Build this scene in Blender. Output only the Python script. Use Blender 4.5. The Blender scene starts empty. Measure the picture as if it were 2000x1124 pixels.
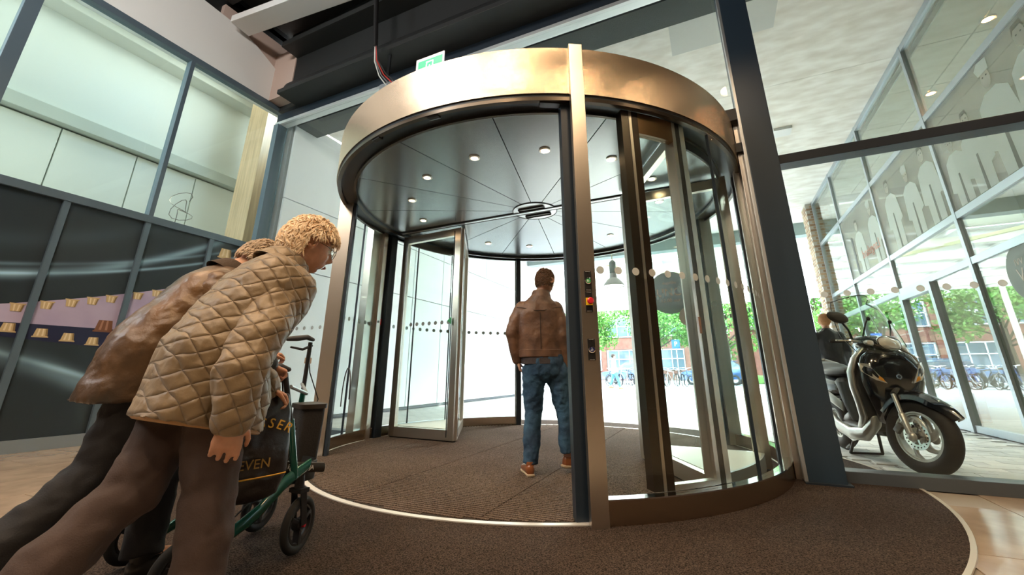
import bpy, bmesh, math, random
import numpy as np
from mathutils import Vector, Matrix, noise
random.seed(7)
C = bpy.context.scene.collection
SC = bpy.context.scene
PI = math.pi
R_ = math.radians

# ---------------------------------------------------------------- camera
PITCH, YAW, ROLL = R_(17.254), R_(24.445), R_(-0.198)
F = Vector((-math.sin(YAW)*math.cos(PITCH), math.cos(YAW)*math.cos(PITCH), math.sin(PITCH)))
Rt = Vector((math.cos(YAW), math.sin(YAW), 0)); Up = Rt.cross(F)
R2 = Rt*math.cos(ROLL) + Up*math.sin(ROLL); U2 = Up*math.cos(ROLL) - Rt*math.sin(ROLL)
cd = bpy.data.cameras.new('camera'); cam = bpy.data.objects.new('camera', cd); C.objects.link(cam)
cam.matrix_world = Matrix(((R2.x, U2.x, -F.x, 0), (R2.y, U2.y, -F.y, 0), (R2.z, U2.z, -F.z, 0.80), (0, 0, 0, 1)))
cd.sensor_width = 36; cd.lens = 808/2000*36; cd.shift_x = -0.0065; cd.shift_y = -0.0423
cd.clip_start = 0.05; cd.clip_end = 300
SC.camera = cam

# ---------------------------------------------------------------- world, sun, lights, exposure
w = bpy.data.worlds.new('sky'); SC.world = w; w.use_nodes = True
nt = w.node_tree; bg = nt.nodes['Background']
tc = nt.nodes.new('ShaderNodeTexCoord'); mp = nt.nodes.new('ShaderNodeMapping'); mp.inputs['Scale'].default_value = (1, 1, 3)
nz = nt.nodes.new('ShaderNodeTexNoise'); nz.inputs['Scale'].default_value = 2.2; nz.inputs['Detail'].default_value = 5
cr = nt.nodes.new('ShaderNodeValToRGB'); cr.color_ramp.elements[0].position = .42; cr.color_ramp.elements[1].position = .6
cr.color_ramp.elements[0].color = (.50, .74, 1, 1); cr.color_ramp.elements[1].color = (1, 1, 1, 1)
nt.links.new(tc.outputs['Generated'], mp.inputs[0]); nt.links.new(mp.outputs[0], nz.inputs['Vector'])
nt.links.new(nz.outputs[0], cr.inputs[0]); nt.links.new(cr.outputs[0], bg.inputs[0]); bg.inputs[1].default_value = 10.5

def light(name, kind, loc, power, color, size=.5, sizey=None, target=None, spot=None):
    l = bpy.data.lights.new(name, kind); l.energy = power; l.color = color
    if kind == 'AREA':
        l.shape = 'RECTANGLE' if sizey else 'DISK'; l.size = size
        if sizey: l.size_y = sizey
    elif kind == 'SUN': l.angle = R_(.6)
    else: l.shadow_soft_size = size
    if spot: l.spot_size = R_(spot); l.spot_blend = .6
    o = bpy.data.objects.new(name, l); C.objects.link(o); o.location = loc
    if target is not None:
        d = Vector(target) - Vector(loc); o.rotation_euler = d.to_track_quat('-Z', 'Y').to_euler()
    return o
sun = light('sun', 'SUN', (10, 40, 30), 26.0, (1, .96, .88), target=(10-.30, 40-1.0, 30-.80))
WARM = (1, .70, .42)
# interior luminaires of the hall: warm spots behind the camera; the soft areas high up are added fill
light('hall_fill', 'AREA', (-2.0, -4.2, 6.4), 110, (1, .84, .66), 3, 2, target=(-1.5, -1.0, 0))  # added soft fill for the hall, not a ceiling fixture
for i, (x, y) in enumerate([(-5.2, .9), (-3.4, -.6), (-1.9, .3), (-.6, -1.5), (.9, .2), (2.3, -1.0), (4.6, 1.4), (-2.6, 1.9)]):
    light('hall_spot', 'SPOT', (x, y, 6.3), 200, WARM, .09, target=(x*.8-.2, y+1.2, 0), spot=95)
light('bulkhead_fill', 'AREA', (-3.6, -1.6, 6.2), 120, (1, .97, .93), 1.6, .5, target=(-6.9, 2.6, 5.6))  # added to brighten the white bulkhead, no real luminaire there
# daylight-coloured luminaires in the room behind the upper left windows and in the shop on the right
light('room_light', 'AREA', (-8.1, 2.2, 6.9), 42, (.92, 1, .95), 5.5, 1.4, target=(-8.2, 2.2, 0))
light('shop_light', 'AREA', (6.6, 9.2, 5.27), 150, (1, .96, .86), 1.2, .6, target=(6.6, 9.2, 0))
for x, y in ((3.9, 5.2), (3.9, 6.6), (3.9, 8.3), (5.1, 6.0), (5.1, 8.4)): light('shop_spot', 'SPOT', (x, y, 5.27), 60, (1, .86, .66), .05, target=(x, y, 0), spot=120)
SC.view_settings.view_transform = 'Standard'; SC.view_settings.look = 'None'
SC.view_settings.gamma = 1; SC.view_settings.use_curve_mapping = False
SC.view_settings.exposure = 0.6
cy = SC.cycles
cy.max_bounces = 9; cy.diffuse_bounces = 6; cy.glossy_bounces = 5; cy.transmission_bounces = 6
cy.transparent_max_bounces = 40; cy.sample_clamp_indirect = 50; cy.caustics_reflective = False; cy.caustics_refractive = False

# ---------------------------------------------------------------- helpers: objects
WL = {}
def empty(name, loc=(0, 0, 0), label=None, cat=None, group=None, kind=None):
    o = bpy.data.objects.new(name, None); C.objects.link(o); o.location = loc; o.empty_display_size = .1
    WL[o] = Vector(loc); tag(o, label, cat, group, kind); return o
def tag(o, label=None, cat=None, group=None, kind=None):
    if label: o['label'] = label
    if cat: o['category'] = cat
    if group: o['group'] = group
    if kind: o['kind'] = kind
    return o
def obj(name, bm, mat, parent=None, smooth=False, label=None, cat=None, group=None, kind=None, org=None, xf=None, recalc=True):
    if xf is not None: bm.transform(xf)
    if recalc: bmesh.ops.recalc_face_normals(bm, faces=bm.faces)
    if org is None and parent is None:
        if len(bm.verts):
            xs = [v.co for v in bm.verts]
            org = Vector(((min(v.x for v in xs)+max(v.x for v in xs))/2, (min(v.y for v in xs)+max(v.y for v in xs))/2, min(v.z for v in xs)))
        else: org = Vector((0, 0, 0))
    if parent is not None: org = Vector(WL[parent])
    org = Vector(org)
    bm.transform(Matrix.Translation(-org))
    me = bpy.data.meshes.new(name); bm.to_mesh(me); bm.free()
    mats = mat if isinstance(mat, (list, tuple)) else [mat]
    for m in mats: me.materials.append(m)
    if smooth:
        for p in me.polygons: p.use_smooth = True
        if smooth != 'all':
            try: me.set_sharp_from_angle(angle=R_(38))
            except Exception: pass
    o = bpy.data.objects.new(name, me); C.objects.link(o)
    if parent is not None: o.parent = parent; WL[o] = Vector(WL[parent])
    else: o.location = org; WL[o] = Vector(org)
    return tag(o, label, cat, group, kind)
def NB(): return bmesh.new()
def box(bm, x0, x1, y0, y1, z0, z1, bev=0, mi=0):
    if x0 > x1: x0, x1 = x1, x0
    if y0 > y1: y0, y1 = y1, y0
    if z0 > z1: z0, z1 = z1, z0
    r = bmesh.ops.create_cube(bm, size=1, matrix=Matrix.Translation(((x0+x1)/2, (y0+y1)/2, (z0+z1)/2)) @ Matrix.Diagonal((x1-x0, y1-y0, z1-z0, 1)))
    if bev:
        es = list({e for v in r['verts'] for e in v.link_edges})
        bmesh.ops.bevel(bm, geom=es, offset=bev, segments=2, affect='EDGES', profile=.7)
    if mi:
        for v in r['verts']:
            if v.is_valid:
                for f in v.link_faces: f.material_index = mi
    return bm
def obox(bm, c, sx, sy, sz, M3, bev=0):
    r = bmesh.ops.create_cube(bm, size=1, matrix=Matrix.Translation(c) @ M3.to_4x4() @ Matrix.Diagonal((sx, sy, sz, 1)))
    if bev:
        es = list({e for v in r['verts'] for e in v.link_edges})
        bmesh.ops.bevel(bm, geom=es, offset=bev, segments=2, affect='EDGES', profile=.7)
    return bm
def bar(bm, a, b, wd, dp, up=(0, 0, 1), bev=0):
    a = Vector(a); b = Vector(b); d = (b-a); L = d.length; d.normalize(); u = Vector(up)
    if abs(d.dot(u)) > .98: u = Vector((0, 1, 0))
    s = d.cross(u).normalized(); u = s.cross(d).normalized()
    M3 = Matrix((s, u, d)).transposed()
    return obox(bm, (a+b)/2, wd, dp, L, M3, bev)
def rings(bm, rs, cap=True, closed=False):
    vs = [[bm.verts.new(p) for p in r] for r in rs]; n = len(vs[0])
    for i in range(len(vs)-1 + (1 if closed else 0)):
        a = vs[i]; b = vs[(i+1) % len(vs)]
        for j in range(n):
            try: bm.faces.new((a[j], a[(j+1) % n], b[(j+1) % n], b[j]))
            except ValueError: pass
    if cap and not closed:
        for r in (vs[0], vs[-1]):
            try: bm.faces.new(r)
            except ValueError: pass
    return bm
def frames_along(pts):
    pts = [Vector(p) for p in pts]; T = []
    for i in range(len(pts)):
        a = pts[max(i-1, 0)]; b = pts[min(i+1, len(pts)-1)]; t = (b-a)
        T.append(t.normalized() if t.length > 1e-9 else Vector((0, 0, 1)))
    u = Vector((0, 0, 1)) if abs(T[0].z) < .9 else Vector((1, 0, 0)); out = []
    for t in T:
        s = t.cross(u)
        if s.length < 1e-6: s = t.cross(Vector((0, 1, 0)))
        s.normalize(); u = s.cross(t).normalized(); out.append((s, u, t))
    return pts, out
def tube(bm, pts, r, n=10, cap=True, rnd=False, fl=1.0):
    pts, fr = frames_along(pts); rs = list(r) if isinstance(r, (list, tuple)) else [r]*len(pts); RR = []
    def ring(p, s, u, q): return [p + s*math.cos(k*2*PI/n)*q + u*math.sin(k*2*PI/n)*q*fl for k in range(n)]
    if rnd:
        s, u, t = fr[0]
        for a in (80, 50, 22): RR.append(ring(pts[0]-t*rs[0]*math.sin(R_(a)), s, u, rs[0]*math.cos(R_(a))))
    for p, (s, u, t), q in zip(pts, fr, rs): RR.append(ring(p, s, u, q))
    if rnd:
        s, u, t = fr[-1]
        for a in (22, 50, 80): RR.append(ring(pts[-1]+t*rs[-1]*math.sin(R_(a)), s, u, rs[-1]*math.cos(R_(a))))
    return rings(bm, RR, cap)
def loft(bm, secs, n=20, e=2.0, dome=True, dome0=True):
    """secs: (centre, vecA, vecB): elliptical sections; the ends are domed"""
    RR = []
    def ring(c, a, b, k=1.0):
        o = []
        for j in range(n):
            t = 2*PI*j/n; ct, st = math.cos(t), math.sin(t)
            x = math.copysign(abs(ct)**(2/e), ct); y = math.copysign(abs(st)**(2/e), st)
            o.append(c + a*x*k + b*y*k)
        return o
    S = [(Vector(c), Vector(a), Vector(b)) for c, a, b in secs]
    if dome and dome0:
        c, a, b = S[0]; t = (S[0][0]-S[1][0]).normalized(); q = min(a.length, b.length)*.5
        for g in (75, 40): RR.append(ring(c+t*q*math.sin(R_(g)), a, b, math.cos(R_(g))))
    for c, a, b in S: RR.append(ring(c, a, b))
    if dome:
        c, a, b = S[-1]; t = (S[-1][0]-S[-2][0]).normalized(); q = min(a.length, b.length)*.5
        for g in (40, 75): RR.append(ring(c+t*q*math.sin(R_(g)), a, b, math.cos(R_(g))))
    return rings(bm, RR)
def cyl(bm, a, b, r, n=20, r2=None):
    return tube(bm, [a, b], [r, r if r2 is None else r2], n)
def lathe(bm, prof, org=(0, 0, 0), ax=(0, 0, 1), n=24, cap=True):
    ax = Vector(ax).normalized(); u = Vector((1, 0, 0)) if abs(ax.x) < .9 else Vector((0, 1, 0))
    s = ax.cross(u).normalized(); u = s.cross(ax); org = Vector(org)
    return rings(bm, [[org + ax*z + (s*math.cos(2*PI*k/n) + u*math.sin(2*PI*k/n))*max(r, 1e-4) for k in range(n)] for r, z in prof], cap)
def ell(bm, c, r, M3=None, sub=2, seg=16):
    m = Matrix.Translation(c) @ (M3.to_4x4() if M3 else Matrix()) @ Matrix.Diagonal((r[0], r[1], r[2], 1))
    bmesh.ops.create_uvsphere(bm, u_segments=seg, v_segments=max(6, seg*2//3), radius=1, matrix=m); return bm
def prism(bm, pts, d):
    """extrude a planar polygon (3D points) by vector d"""
    d = Vector(d); a = [bm.verts.new(Vector(p)) for p in pts]; b = [bm.verts.new(Vector(p)+d) for p in pts]; n = len(a)
    bm.faces.new(a); bm.faces.new(b[::-1])
    for i in range(n): bm.faces.new((a[i], a[(i+1) % n], b[(i+1) % n], b[i]))
    return bm
def arcp(bm, cx, cy, r0, r1, a0, a1, z0, z1, step=3.0):
    """curved slab between two radii and two angles (degrees)"""
    full = abs(a1-a0) >= 359.9; n = max(1, int(math.ceil(abs(a1-a0)/step)))
    RR = []
    for i in range(n if full else n+1):
        t = R_(a0+(a1-a0)*i/n); c, s = math.cos(t), math.sin(t)
        RR.append([Vector((cx+r0*c, cy+r0*s, z0)), Vector((cx+r1*c, cy+r1*s, z0)), Vector((cx+r1*c, cy+r1*s, z1)), Vector((cx+r0*c, cy+r0*s, z1))])
    return rings(bm, RR, True, full)
def torus(bm, c, ax, R, r, n=36, m=8, ry=None, a0=0, a1=360):
    ax = Vector(ax).normalized(); u = Vector((0, 0, 1)) if abs(ax.z) < .9 else Vector((1, 0, 0)); s = ax.cross(u).normalized(); u = s.cross(ax); c = Vector(c); RR = []
    full = abs(a1-a0) >= 359.9; ry = ry or r
    for i in range(n if full else n+1):
        t = R_(a0+(a1-a0)*i/n); d = s*math.cos(t)+u*math.sin(t)
        RR.append([c + d*(R+r*math.cos(2*PI*k/m)) + ax*ry*math.sin(2*PI*k/m) for k in range(m)])
    return rings(bm, RR, True, full)
def link_copy(o, parent, loc=None):
    c = o.copy(); C.objects.link(c); c.parent = parent
    if loc is not None: c.location = loc
    return c
def copy_tree(root, loc, rotz=None, label=None):
    r = root.copy(); C.objects.link(r); r.location = loc
    if rotz is not None: r.rotation_euler = (0, 0, rotz)
    if label: r['label'] = label
    for ch in list(root.children):
        c = ch.copy(); C.objects.link(c); c.parent = r
        for g in ch.children:
            d = g.copy(); C.objects.link(d); d.parent = c
    return r
def remesh(o, vox, it=3, disp=None):
    m = o.modifiers.new('r', 'REMESH'); m.mode = 'VOXEL'; m.voxel_size = vox; m.use_smooth_shade = True
    if it:
        s = o.modifiers.new('s', 'SMOOTH'); s.factor = .5; s.iterations = it
    if disp:
        for sc, st in disp:
            t = bpy.data.textures.new('folds', 'CLOUDS'); t.noise_scale = sc; t.noise_depth = 1
            d = o.modifiers.new('d', 'DISPLACE'); d.texture = t; d.strength = st; d.mid_level = .5
    return o
def text(body, size, M, mat, parent, name='lettering', ext=.0008, label=None, align='CENTER'):
    cu = bpy.data.curves.new(name, 'FONT'); cu.body = body; cu.size = size; cu.extrude = ext; cu.align_x = align; cu.align_y = 'CENTER'; cu.resolution_u = 3
    cu.materials.append(mat)
    t_ = bpy.data.objects.new('t', cu); C.objects.link(t_); bpy.context.view_layer.update()
    me = bpy.data.meshes.new_from_object(t_.evaluated_get(bpy.context.evaluated_depsgraph_get())); bpy.data.objects.remove(t_); bpy.data.curves.remove(cu)
    o = bpy.data.objects.new(name, me); C.objects.link(o)
    if parent is not None:
        o.parent = parent; M = Matrix.Translation(-WL[parent]) @ M
    o.matrix_local = M
    if label: o['label'] = label
    return o
def basis(c, x, y):
    x = Vector(x).normalized(); z = x.cross(Vector(y)).normalized(); y = z.cross(x)
    return Matrix.Translation(c) @ Matrix((x, y, z)).transposed().to_4x4()

# ---------------------------------------------------------------- helpers: materials
def P(name, col, rough=.5, metal=0, bump=None, vary=None, spec=None, coat=0, aniso=0, emit=None, alpha=None, sheen=0, coord='Object', tang='Z'):
    """bump=(scale, strength[, (sx,sy,sz)]); vary=(scale, amount[, colour2])"""
    m = bpy.data.materials.new(name); m.use_nodes = True; n = m.node_tree.nodes; L = m.node_tree.links; b = n['Principled BSDF']
    b.inputs['Base Color'].default_value = (*col, 1); b.inputs['Roughness'].default_value = rough; b.inputs['Metallic'].default_value = metal
    if spec is not None: b.inputs['Specular IOR Level'].default_value = spec
    if coat: b.inputs['Coat Weight'].default_value = coat; b.inputs['Coat Roughness'].default_value = .05
    if sheen: b.inputs['Sheen Weight'].default_value = sheen
    if emit: b.inputs['Emission Color'].default_value = (*emit[0], 1); b.inputs['Emission Strength'].default_value = emit[1]
    if alpha is not None: b.inputs['Alpha'].default_value = alpha
    t = n.new('ShaderNodeTexCoord')
    if aniso:
        b.inputs['Anisotropic'].default_value = aniso
        tg = n.new('ShaderNodeTangent'); tg.direction_type = 'RADIAL'; tg.axis = tang; L.new(tg.outputs[0], b.inputs['Tangent'])
    def noisetex(sc, vec=None, det=4):
        z = n.new('ShaderNodeTexNoise'); z.inputs['Scale'].default_value = sc; z.inputs['Detail'].default_value = det
        if vec:
            q = n.new('ShaderNodeMapping'); q.inputs['Scale'].default_value = vec; L.new(t.outputs[coord], q.inputs[0]); L.new(q.outputs[0], z.inputs['Vector'])
        else: L.new(t.outputs[coord], z.inputs['Vector'])
        return z
    if vary:
        z = noisetex(vary[0], vary[3] if len(vary) > 3 else None); r = n.new('ShaderNodeValToRGB'); c2 = vary[2] if len(vary) > 2 and vary[2] else tuple(c*(1-vary[1]) for c in col)
        r.color_ramp.elements[0].position = .35; r.color_ramp.elements[1].position = .65
        r.color_ramp.elements[0].color = (*c2, 1); r.color_ramp.elements[1].color = (*col, 1)
        L.new(z.outputs[0], r.inputs[0]); L.new(r.outputs[0], b.inputs['Base Color'])
    if bump:
        z = noisetex(bump[0], bump[2] if len(bump) > 2 else None); u = n.new('ShaderNodeBump'); u.inputs['Strength'].default_value = bump[1]; u.inputs['Distance'].default_value = .01
        L.new(z.outputs[0], u.inputs['Height']); L.new(u.outputs[0], b.inputs['Normal'])
    return m
def GL(name, tint=(.965, .99, .98), refl=.018, rmax=.35, dirt=0):
    """clear sheet glass: Fresnel mix of transparency and mirror reflection"""
    m = bpy.data.materials.new(name); m.use_nodes = True; n = m.node_tree.nodes; L = m.node_tree.links; n.remove(n['Principled BSDF'])
    out = n['Material Output']; tr = n.new('ShaderNodeBsdfTransparent'); tr.inputs[0].default_value = (*tint, 1)
    gl = n.new('ShaderNodeBsdfGlossy'); gl.inputs['Roughness'].default_value = 0.0; gl.inputs[0].default_value = (1, 1, 1, 1)
    lw = n.new('ShaderNodeLayerWeight'); lw.inputs[0].default_value = .5
    pw = n.new('ShaderNodeMath'); pw.operation = 'POWER'; pw.inputs[1].default_value = 5; L.new(lw.outputs['Facing'], pw.inputs[0])
    mr = n.new('ShaderNodeMapRange'); mr.inputs['To Min'].default_value = refl; mr.inputs['To Max'].default_value = rmax
    mx = n.new('ShaderNodeMixShader'); L.new(pw.outputs[0], mr.inputs[0]); L.new(mr.outputs[0], mx.inputs[0])
    L.new(tr.outputs[0], mx.inputs[1]); L.new(gl.outputs[0], mx.inputs[2]); L.new(mx.outputs[0], out.inputs[0]); return m
steel = P('brushed steel', (.54, .44, .33), .23, 1, aniso=1.0, bump=(6, .04, (1, 1, 60)))
steelx = P('brushed steel flat', (.70, .64, .57), .30, 1, bump=(5, .05, (40, 40, 1)))
steeld = P('dark bronze steel', (.10, .085, .07), .28, .9)
chrome = P('chrome', (.8, .8, .8), .08, 1)
alu = P('aluminium', (.62, .66, .68), .35, .8)
dkgrey = P('anthracite paint', (.022, .032, .045), .38, .1, spec=.45)
blkpaint = P('matt black paint', (.012, .013, .013), .55, bump=(220, .12))
slate = P('slate blue-grey frame', (.12, .165, .20), .4, .3)
black = P('black plastic', (.012, .012, .013), .4)
rubber = P('black rubber', (.012, .012, .012), .75)
glass = GL('clear glass'); glassc = GL('curved clear glass', (.965, .99, .98), .014, .13)

glassm = GL('reflective shop glass', (.86, .92, .89), .16, .7)
white = P('white panel', (.80, .83, .83), .45)
whitem = P('matt white plaster', (.74, .74, .73), .8)

dotd = P('grey dot film', (.30, .33, .33), .7)

def MILK(name):
    m = bpy.data.materials.new(name); m.use_nodes = True; n = m.node_tree.nodes; L = m.node_tree.links; n.remove(n['Principled BSDF'])
    tr = n.new('ShaderNodeBsdfTransparent'); tl = n.new('ShaderNodeBsdfTranslucent'); tl.inputs[0].default_value = (.9, .95, .97, 1); mx = n.new('ShaderNodeMixShader'); mx.inputs[0].default_value = .75
    L.new(tr.outputs[0], mx.inputs[1]); L.new(tl.outputs[0], mx.inputs[2]); L.new(mx.outputs[0], n['Material Output'].inputs[0]); return m

def FILM(name, col, k):
    m = bpy.data.materials.new(name); m.use_nodes = True; n = m.node_tree.nodes; L = m.node_tree.links; b = n['Principled BSDF']; b.inputs['Base Color'].default_value = (*col, 1); b.inputs['Roughness'].default_value = .6
    tl = n.new('ShaderNodeBsdfTranslucent'); tl.inputs[0].default_value = (*col, 1); mx = n.new('ShaderNodeMixShader'); mx.inputs[0].default_value = k
    L.new(b.outputs[0], mx.inputs[1]); L.new(tl.outputs[0], mx.inputs[2]); L.new(mx.outputs[0], n['Material Output'].inputs[0]); return m
dotm = FILM('frosted dot film', (.85, .87, .86), .6); 
# ================================================================ FLOORS
def carpet_mat(name, c1, c2, sc, rib=None):
    m = bpy.data.materials.new(name); m.use_nodes = True; n = m.node_tree.nodes; L = m.node_tree.links; b = n['Principled BSDF']
    b.inputs['Roughness'].default_value = .95; b.inputs['Specular IOR Level'].default_value = .15
    t = n.new('ShaderNodeTexCoord'); z = n.new('ShaderNodeTexNoise'); z.inputs['Scale'].default_value = sc; z.inputs['Detail'].default_value = 3; L.new(t.outputs['Object'], z.inputs['Vector'])
    z2 = n.new('ShaderNodeTexNoise'); z2.inputs['Scale'].default_value = 1.3; z2.inputs['Detail'].default_value = 3; L.new(t.outputs['Object'], z2.inputs['Vector'])
    r = n.new('ShaderNodeValToRGB'); r.color_ramp.elements[0].position = .36; r.color_ramp.elements[1].position = .66; r.color_ramp.elements[0].color = (*c2, 1); r.color_ramp.elements[1].color = (*c1, 1)
    L.new(z.outputs[0], r.inputs[0]); mx = n.new('ShaderNodeMix'); mx.data_type = 'RGBA'; mx.blend_type = 'MULTIPLY'; mx.inputs[0].default_value = .55
    L.new(r.outputs[0], mx.inputs[6]); r2 = n.new('ShaderNodeValToRGB'); r2.color_ramp.elements[0].position = .3; r2.color_ramp.elements[1].position = .7; r2.color_ramp.elements[0].color = (.55, .5, .48, 1)
    L.new(z2.outputs[0], r2.inputs[0]); L.new(r2.outputs[0], mx.inputs[7]); L.new(mx.outputs[2], b.inputs['Base Color'])
    u = n.new('ShaderNodeBump'); u.inputs['Strength'].default_value = .6; u.inputs['Distance'].default_value = .004; L.new(z.outputs[0], u.inputs['Height']); L.new(u.outputs[0], b.inputs['Normal'])
    return m
carpet = carpet_mat('dark brown loop carpet', (.105, .076, .062), (.004, .003, .002), 170)
ribm = carpet_mat('brown ribbed mat', (.22, .165, .130), (.035, .025, .02), 170)
stone = P('beige stone tile', (.46, .36, .27), .16, vary=(5, .25, (.36, .275, .205)), bump=(2, .02))
grout = P('grout', (.32, .28, .23), .8)
flr = obj('floor', box(NB(), -7.4, 7.5, -7.5, 4.36, -.12, -.006), grout, kind='structure')
# stone tiles laid in staggered rows
tb = NB(); box(tb, -.297, .297, -.447, .447, -.006, 0, .0015); proto = obj('tile', tb, stone, flr); proto.location = Vector((-6.5, 3.9, 0))
first = True
for i in range(24):
    x = -6.6+.6*i
    for j in range(-3, 5):
        y = .9*j+.45*(i % 2)+.2
        if y > 3.85 or y < -1.6: continue
        if math.hypot(x+2.05, y-4.12) < 2.75 or abs(x) > 7: continue
        if x > -3 and x < 0.6 : continue
        if first: proto.location = Vector((x, y, 0)); first = False
        else: link_copy(proto, flr, Vector((x, y, 0)))
MC = (-2.05, 4.12)
mat_o = empty('entrance_mat', (MC[0], MC[1], 0), 'round dark brown entrance carpet lying under and in front of the revolving door', 'mat')
b = NB(); arcp(b, MC[0], MC[1], 1.7, 3.25, 0, 360, 0.0, .008, 2); obj('carpet_pile', b, carpet, mat_o, label='dark brown loop pile')
b = NB(); arcp(b, MC[0], MC[1], 3.25, 3.272, 0, 360, 0.0, .010, 2); obj('edge_strip', b, P('pale metal strip', (.75, .7, .62), .4, .5), mat_o, label='thin pale metal edge strip')
DC = (-1.82, 4.5)
inner = empty('ribbed_mat', (DC[0], DC[1], 0), 'ribbed brown mat inside the drum of the revolving door', 'mat')
b = NB(); arcp(b, DC[0], DC[1], .01, 2.235, 0, 360, .0, .010, 4); obj('backing', b, P('rubber backing', (.03, .024, .02), .9), inner)
b = NB(); k = -2.22
while k < 2.22:
    h = math.sqrt(max(0, 2.225**2-k*k))
    if h > .1:
        # the mat comes in tiles, so the ribs break at staggered joints
        cuts = [-h] + [c for c in (-1.5, -.5, .5, 1.5) if abs(c) < h-.1] + [h]
        for a, c in zip(cuts[:-1], cuts[1:]): box(b, DC[0]+a+.004, DC[0]+c-.004, DC[1]+k+.003, DC[1]+k+.026, .009, .0155)
    k += .0335
obj('rib', b, ribm, inner, kind='stuff')
b = NB(); arcp(b, DC[0], DC[1], 2.235, 2.275, 0, 360, 0, .014, 2); obj('rim_ring', b, P('satin white metal ring', (.85, .84, .82), .35, .4), inner, label='white metal ring round the mat')

# outside paving
pav = bpy.data.materials.new('grey paving'); pav.use_nodes = True
n = pav.node_tree.nodes; L = pav.node_tree.links; bs = n['Principled BSDF']; t = n.new('ShaderNodeTexCoord'); br = n.new('ShaderNodeTexBrick')
br.inputs['Scale'].default_value = 1; br.inputs['Brick Width'].default_value = .3; br.inputs['Row Height'].default_value = .15; br.inputs['Mortar Size'].default_value = .006
br.inputs['Color1'].default_value = (.46, .47, .46, 1); br.inputs['Color2'].default_value = (.40, .41, .40, 1); br.inputs['Mortar'].default_value = (.14, .14, .14, 1)
L.new(t.outputs['Object'], br.inputs['Vector']); L.new(br.outputs[0], bs.inputs['Base Color']); bs.inputs['Roughness'].default_value = .55
out_floor = obj('ground', box(NB(), -45, 45, 4.36, 90, -.12, -.008), pav, kind='structure', org=(0, 4.4, 0))
pvm = [P('paver grey %d' % i, c, .45, bump=(30, .1)) for i, c in enumerate([(.62, .63, .61), (.52, .53, .52), (.68, .68, .65)])]
pp = []
for m in pvm:
    q = NB(); box(q, -.147, .147, -.072, .072, -.008, 0, .003); pp.append(obj('paver', q, m, out_floor))
k = 0; used = set()
for j in range(40):
    for i in range(8):
        x = .92+.3*i+.15*(j % 2)+ .0; y = 4.48+.15*j
        if x > 3.0 or math.hypot(x-MC[0], y-MC[1]) < 3.42 or k > 285: continue
        c = random.choice([0, 0, 1, 2]); loc = Vector((x, y, random.uniform(-.0015, .001)))
        if c not in used: used.add(c); pp[c].location = loc
        else: link_copy(pp[c], out_floor, loc)
        k += 1

# ================================================================ LEFT WALL (poster panels below, internal windows above)
wl = empty('wall_left', (-6.9, 1.5, 0), kind='structure')
b = NB(); box(b, -7.15, -6.93, -3, 4.6, 0, 2.82); obj('backing_wall', b, dkgrey, wl)
yb = [-1.35, -.5, .33, 1.15, 1.95, 2.77, 3.6, 4.42]
def poster_mat():
    m = bpy.data.materials.new('printed poster'); m.use_nodes = True; n = m.node_tree.nodes; L = m.node_tree.links; b = n['Principled BSDF']
    b.inputs['Roughness'].default_value = .35
    g = n.new('ShaderNodeNewGeometry'); s = n.new('ShaderNodeSeparateXYZ'); L.new(g.outputs['Position'], s.inputs[0])
    def M(op, a, c=None, d=None):
        q = n.new('ShaderNodeMath'); q.operation = op
        for i, v in enumerate((a, c, d)):
            if v is None: continue
            if isinstance(v, (int, float)): q.inputs[i].default_value = v
            else: L.new(v, q.inputs[i])
        return q.outputs[0]
    y, z = s.outputs[1], s.outputs[2]
    def band(a0, a1, a2, wd, amp):   # light streak printed along z = a0+a1*y+a2*y^2
        c = M('ADD', M('ADD', M('MULTIPLY', y, a1), a0), M('MULTIPLY', M('MULTIPLY', y, y), a2))
        d = M('DIVIDE', M('SUBTRACT', z, c), wd); e = M('POWER', 2.718, M('MULTIPLY', M('MULTIPLY', d, d), -1.0)); return M('MULTIPLY', e, amp)
    acc = None
    for a in [(1.87, -.22, .125, .05, .8), (1.72, -.02, .06, .018, 1.0), (1.80, .0, .058, .02, .45), (1.55, -.25, -.02, .03, .8), (1.45, -.1, -.075, .10, .5), (2.3, -.3, .16, .10, .10)]:
        v = band(*a); acc = v if acc is None else M('ADD', acc, v)
    nz = n.new('ShaderNodeTexNoise'); nz.inputs['Scale'].default_value = 1.1; L.new(g.outputs['Position'], nz.inputs['Vector'])
    acc = M('MULTIPLY', acc, M('MULTIPLY_ADD', nz.outputs[0], 1.6, -.25))
    r = n.new('ShaderNodeValToRGB'); r.color_ramp.elements[0].color = (.024, .034, .040, 1); r.color_ramp.elements[1].color = (.42, .66, .80, 1)
    L.new(acc, r.inputs[0]); L.new(r.outputs[0], b.inputs['Base Color']); return m
pm = poster_mat()
for y0, y1 in zip(yb[:-1], yb[1:]):
    obj('poster_panel', box(NB(), -6.93, -6.905, y0+.03, y1-.03, .13, 2.80), pm, wl, label='dark poster panel printed with pale swooshes')
for y in yb: obj('mullion', box(NB(), -6.93, -6.87, y-.032, y+.032, .13, 2.80, .003), slate, wl)
obj('bottom_rail', box(NB(), -6.93, -6.86, -3, 4.55, 0, .13, .003), P('pale grey rail', (.28, .32, .35), .4, .4), wl)
obj('middle_rail', box(NB(), -6.99, -6.86, -3, 4.55, 2.80, 2.90, .004), slate, wl)
obj('top_rail', box(NB(), -6.99, -6.86, -3, 4.55, 5.50, 5.60, .004), slate, wl)
for y, wd in ((1.12, .13), (2.77, .055)): obj('window_mullion', box(NB(), -6.99, -6.86, y-wd/2, y+wd/2, 2.90, 5.50, .004), slate, wl)
obj('window_mullion', box(NB(), -6.99, -6.86, 4.47, 4.55, 2.90, 5.50, .004), slate, wl)
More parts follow.
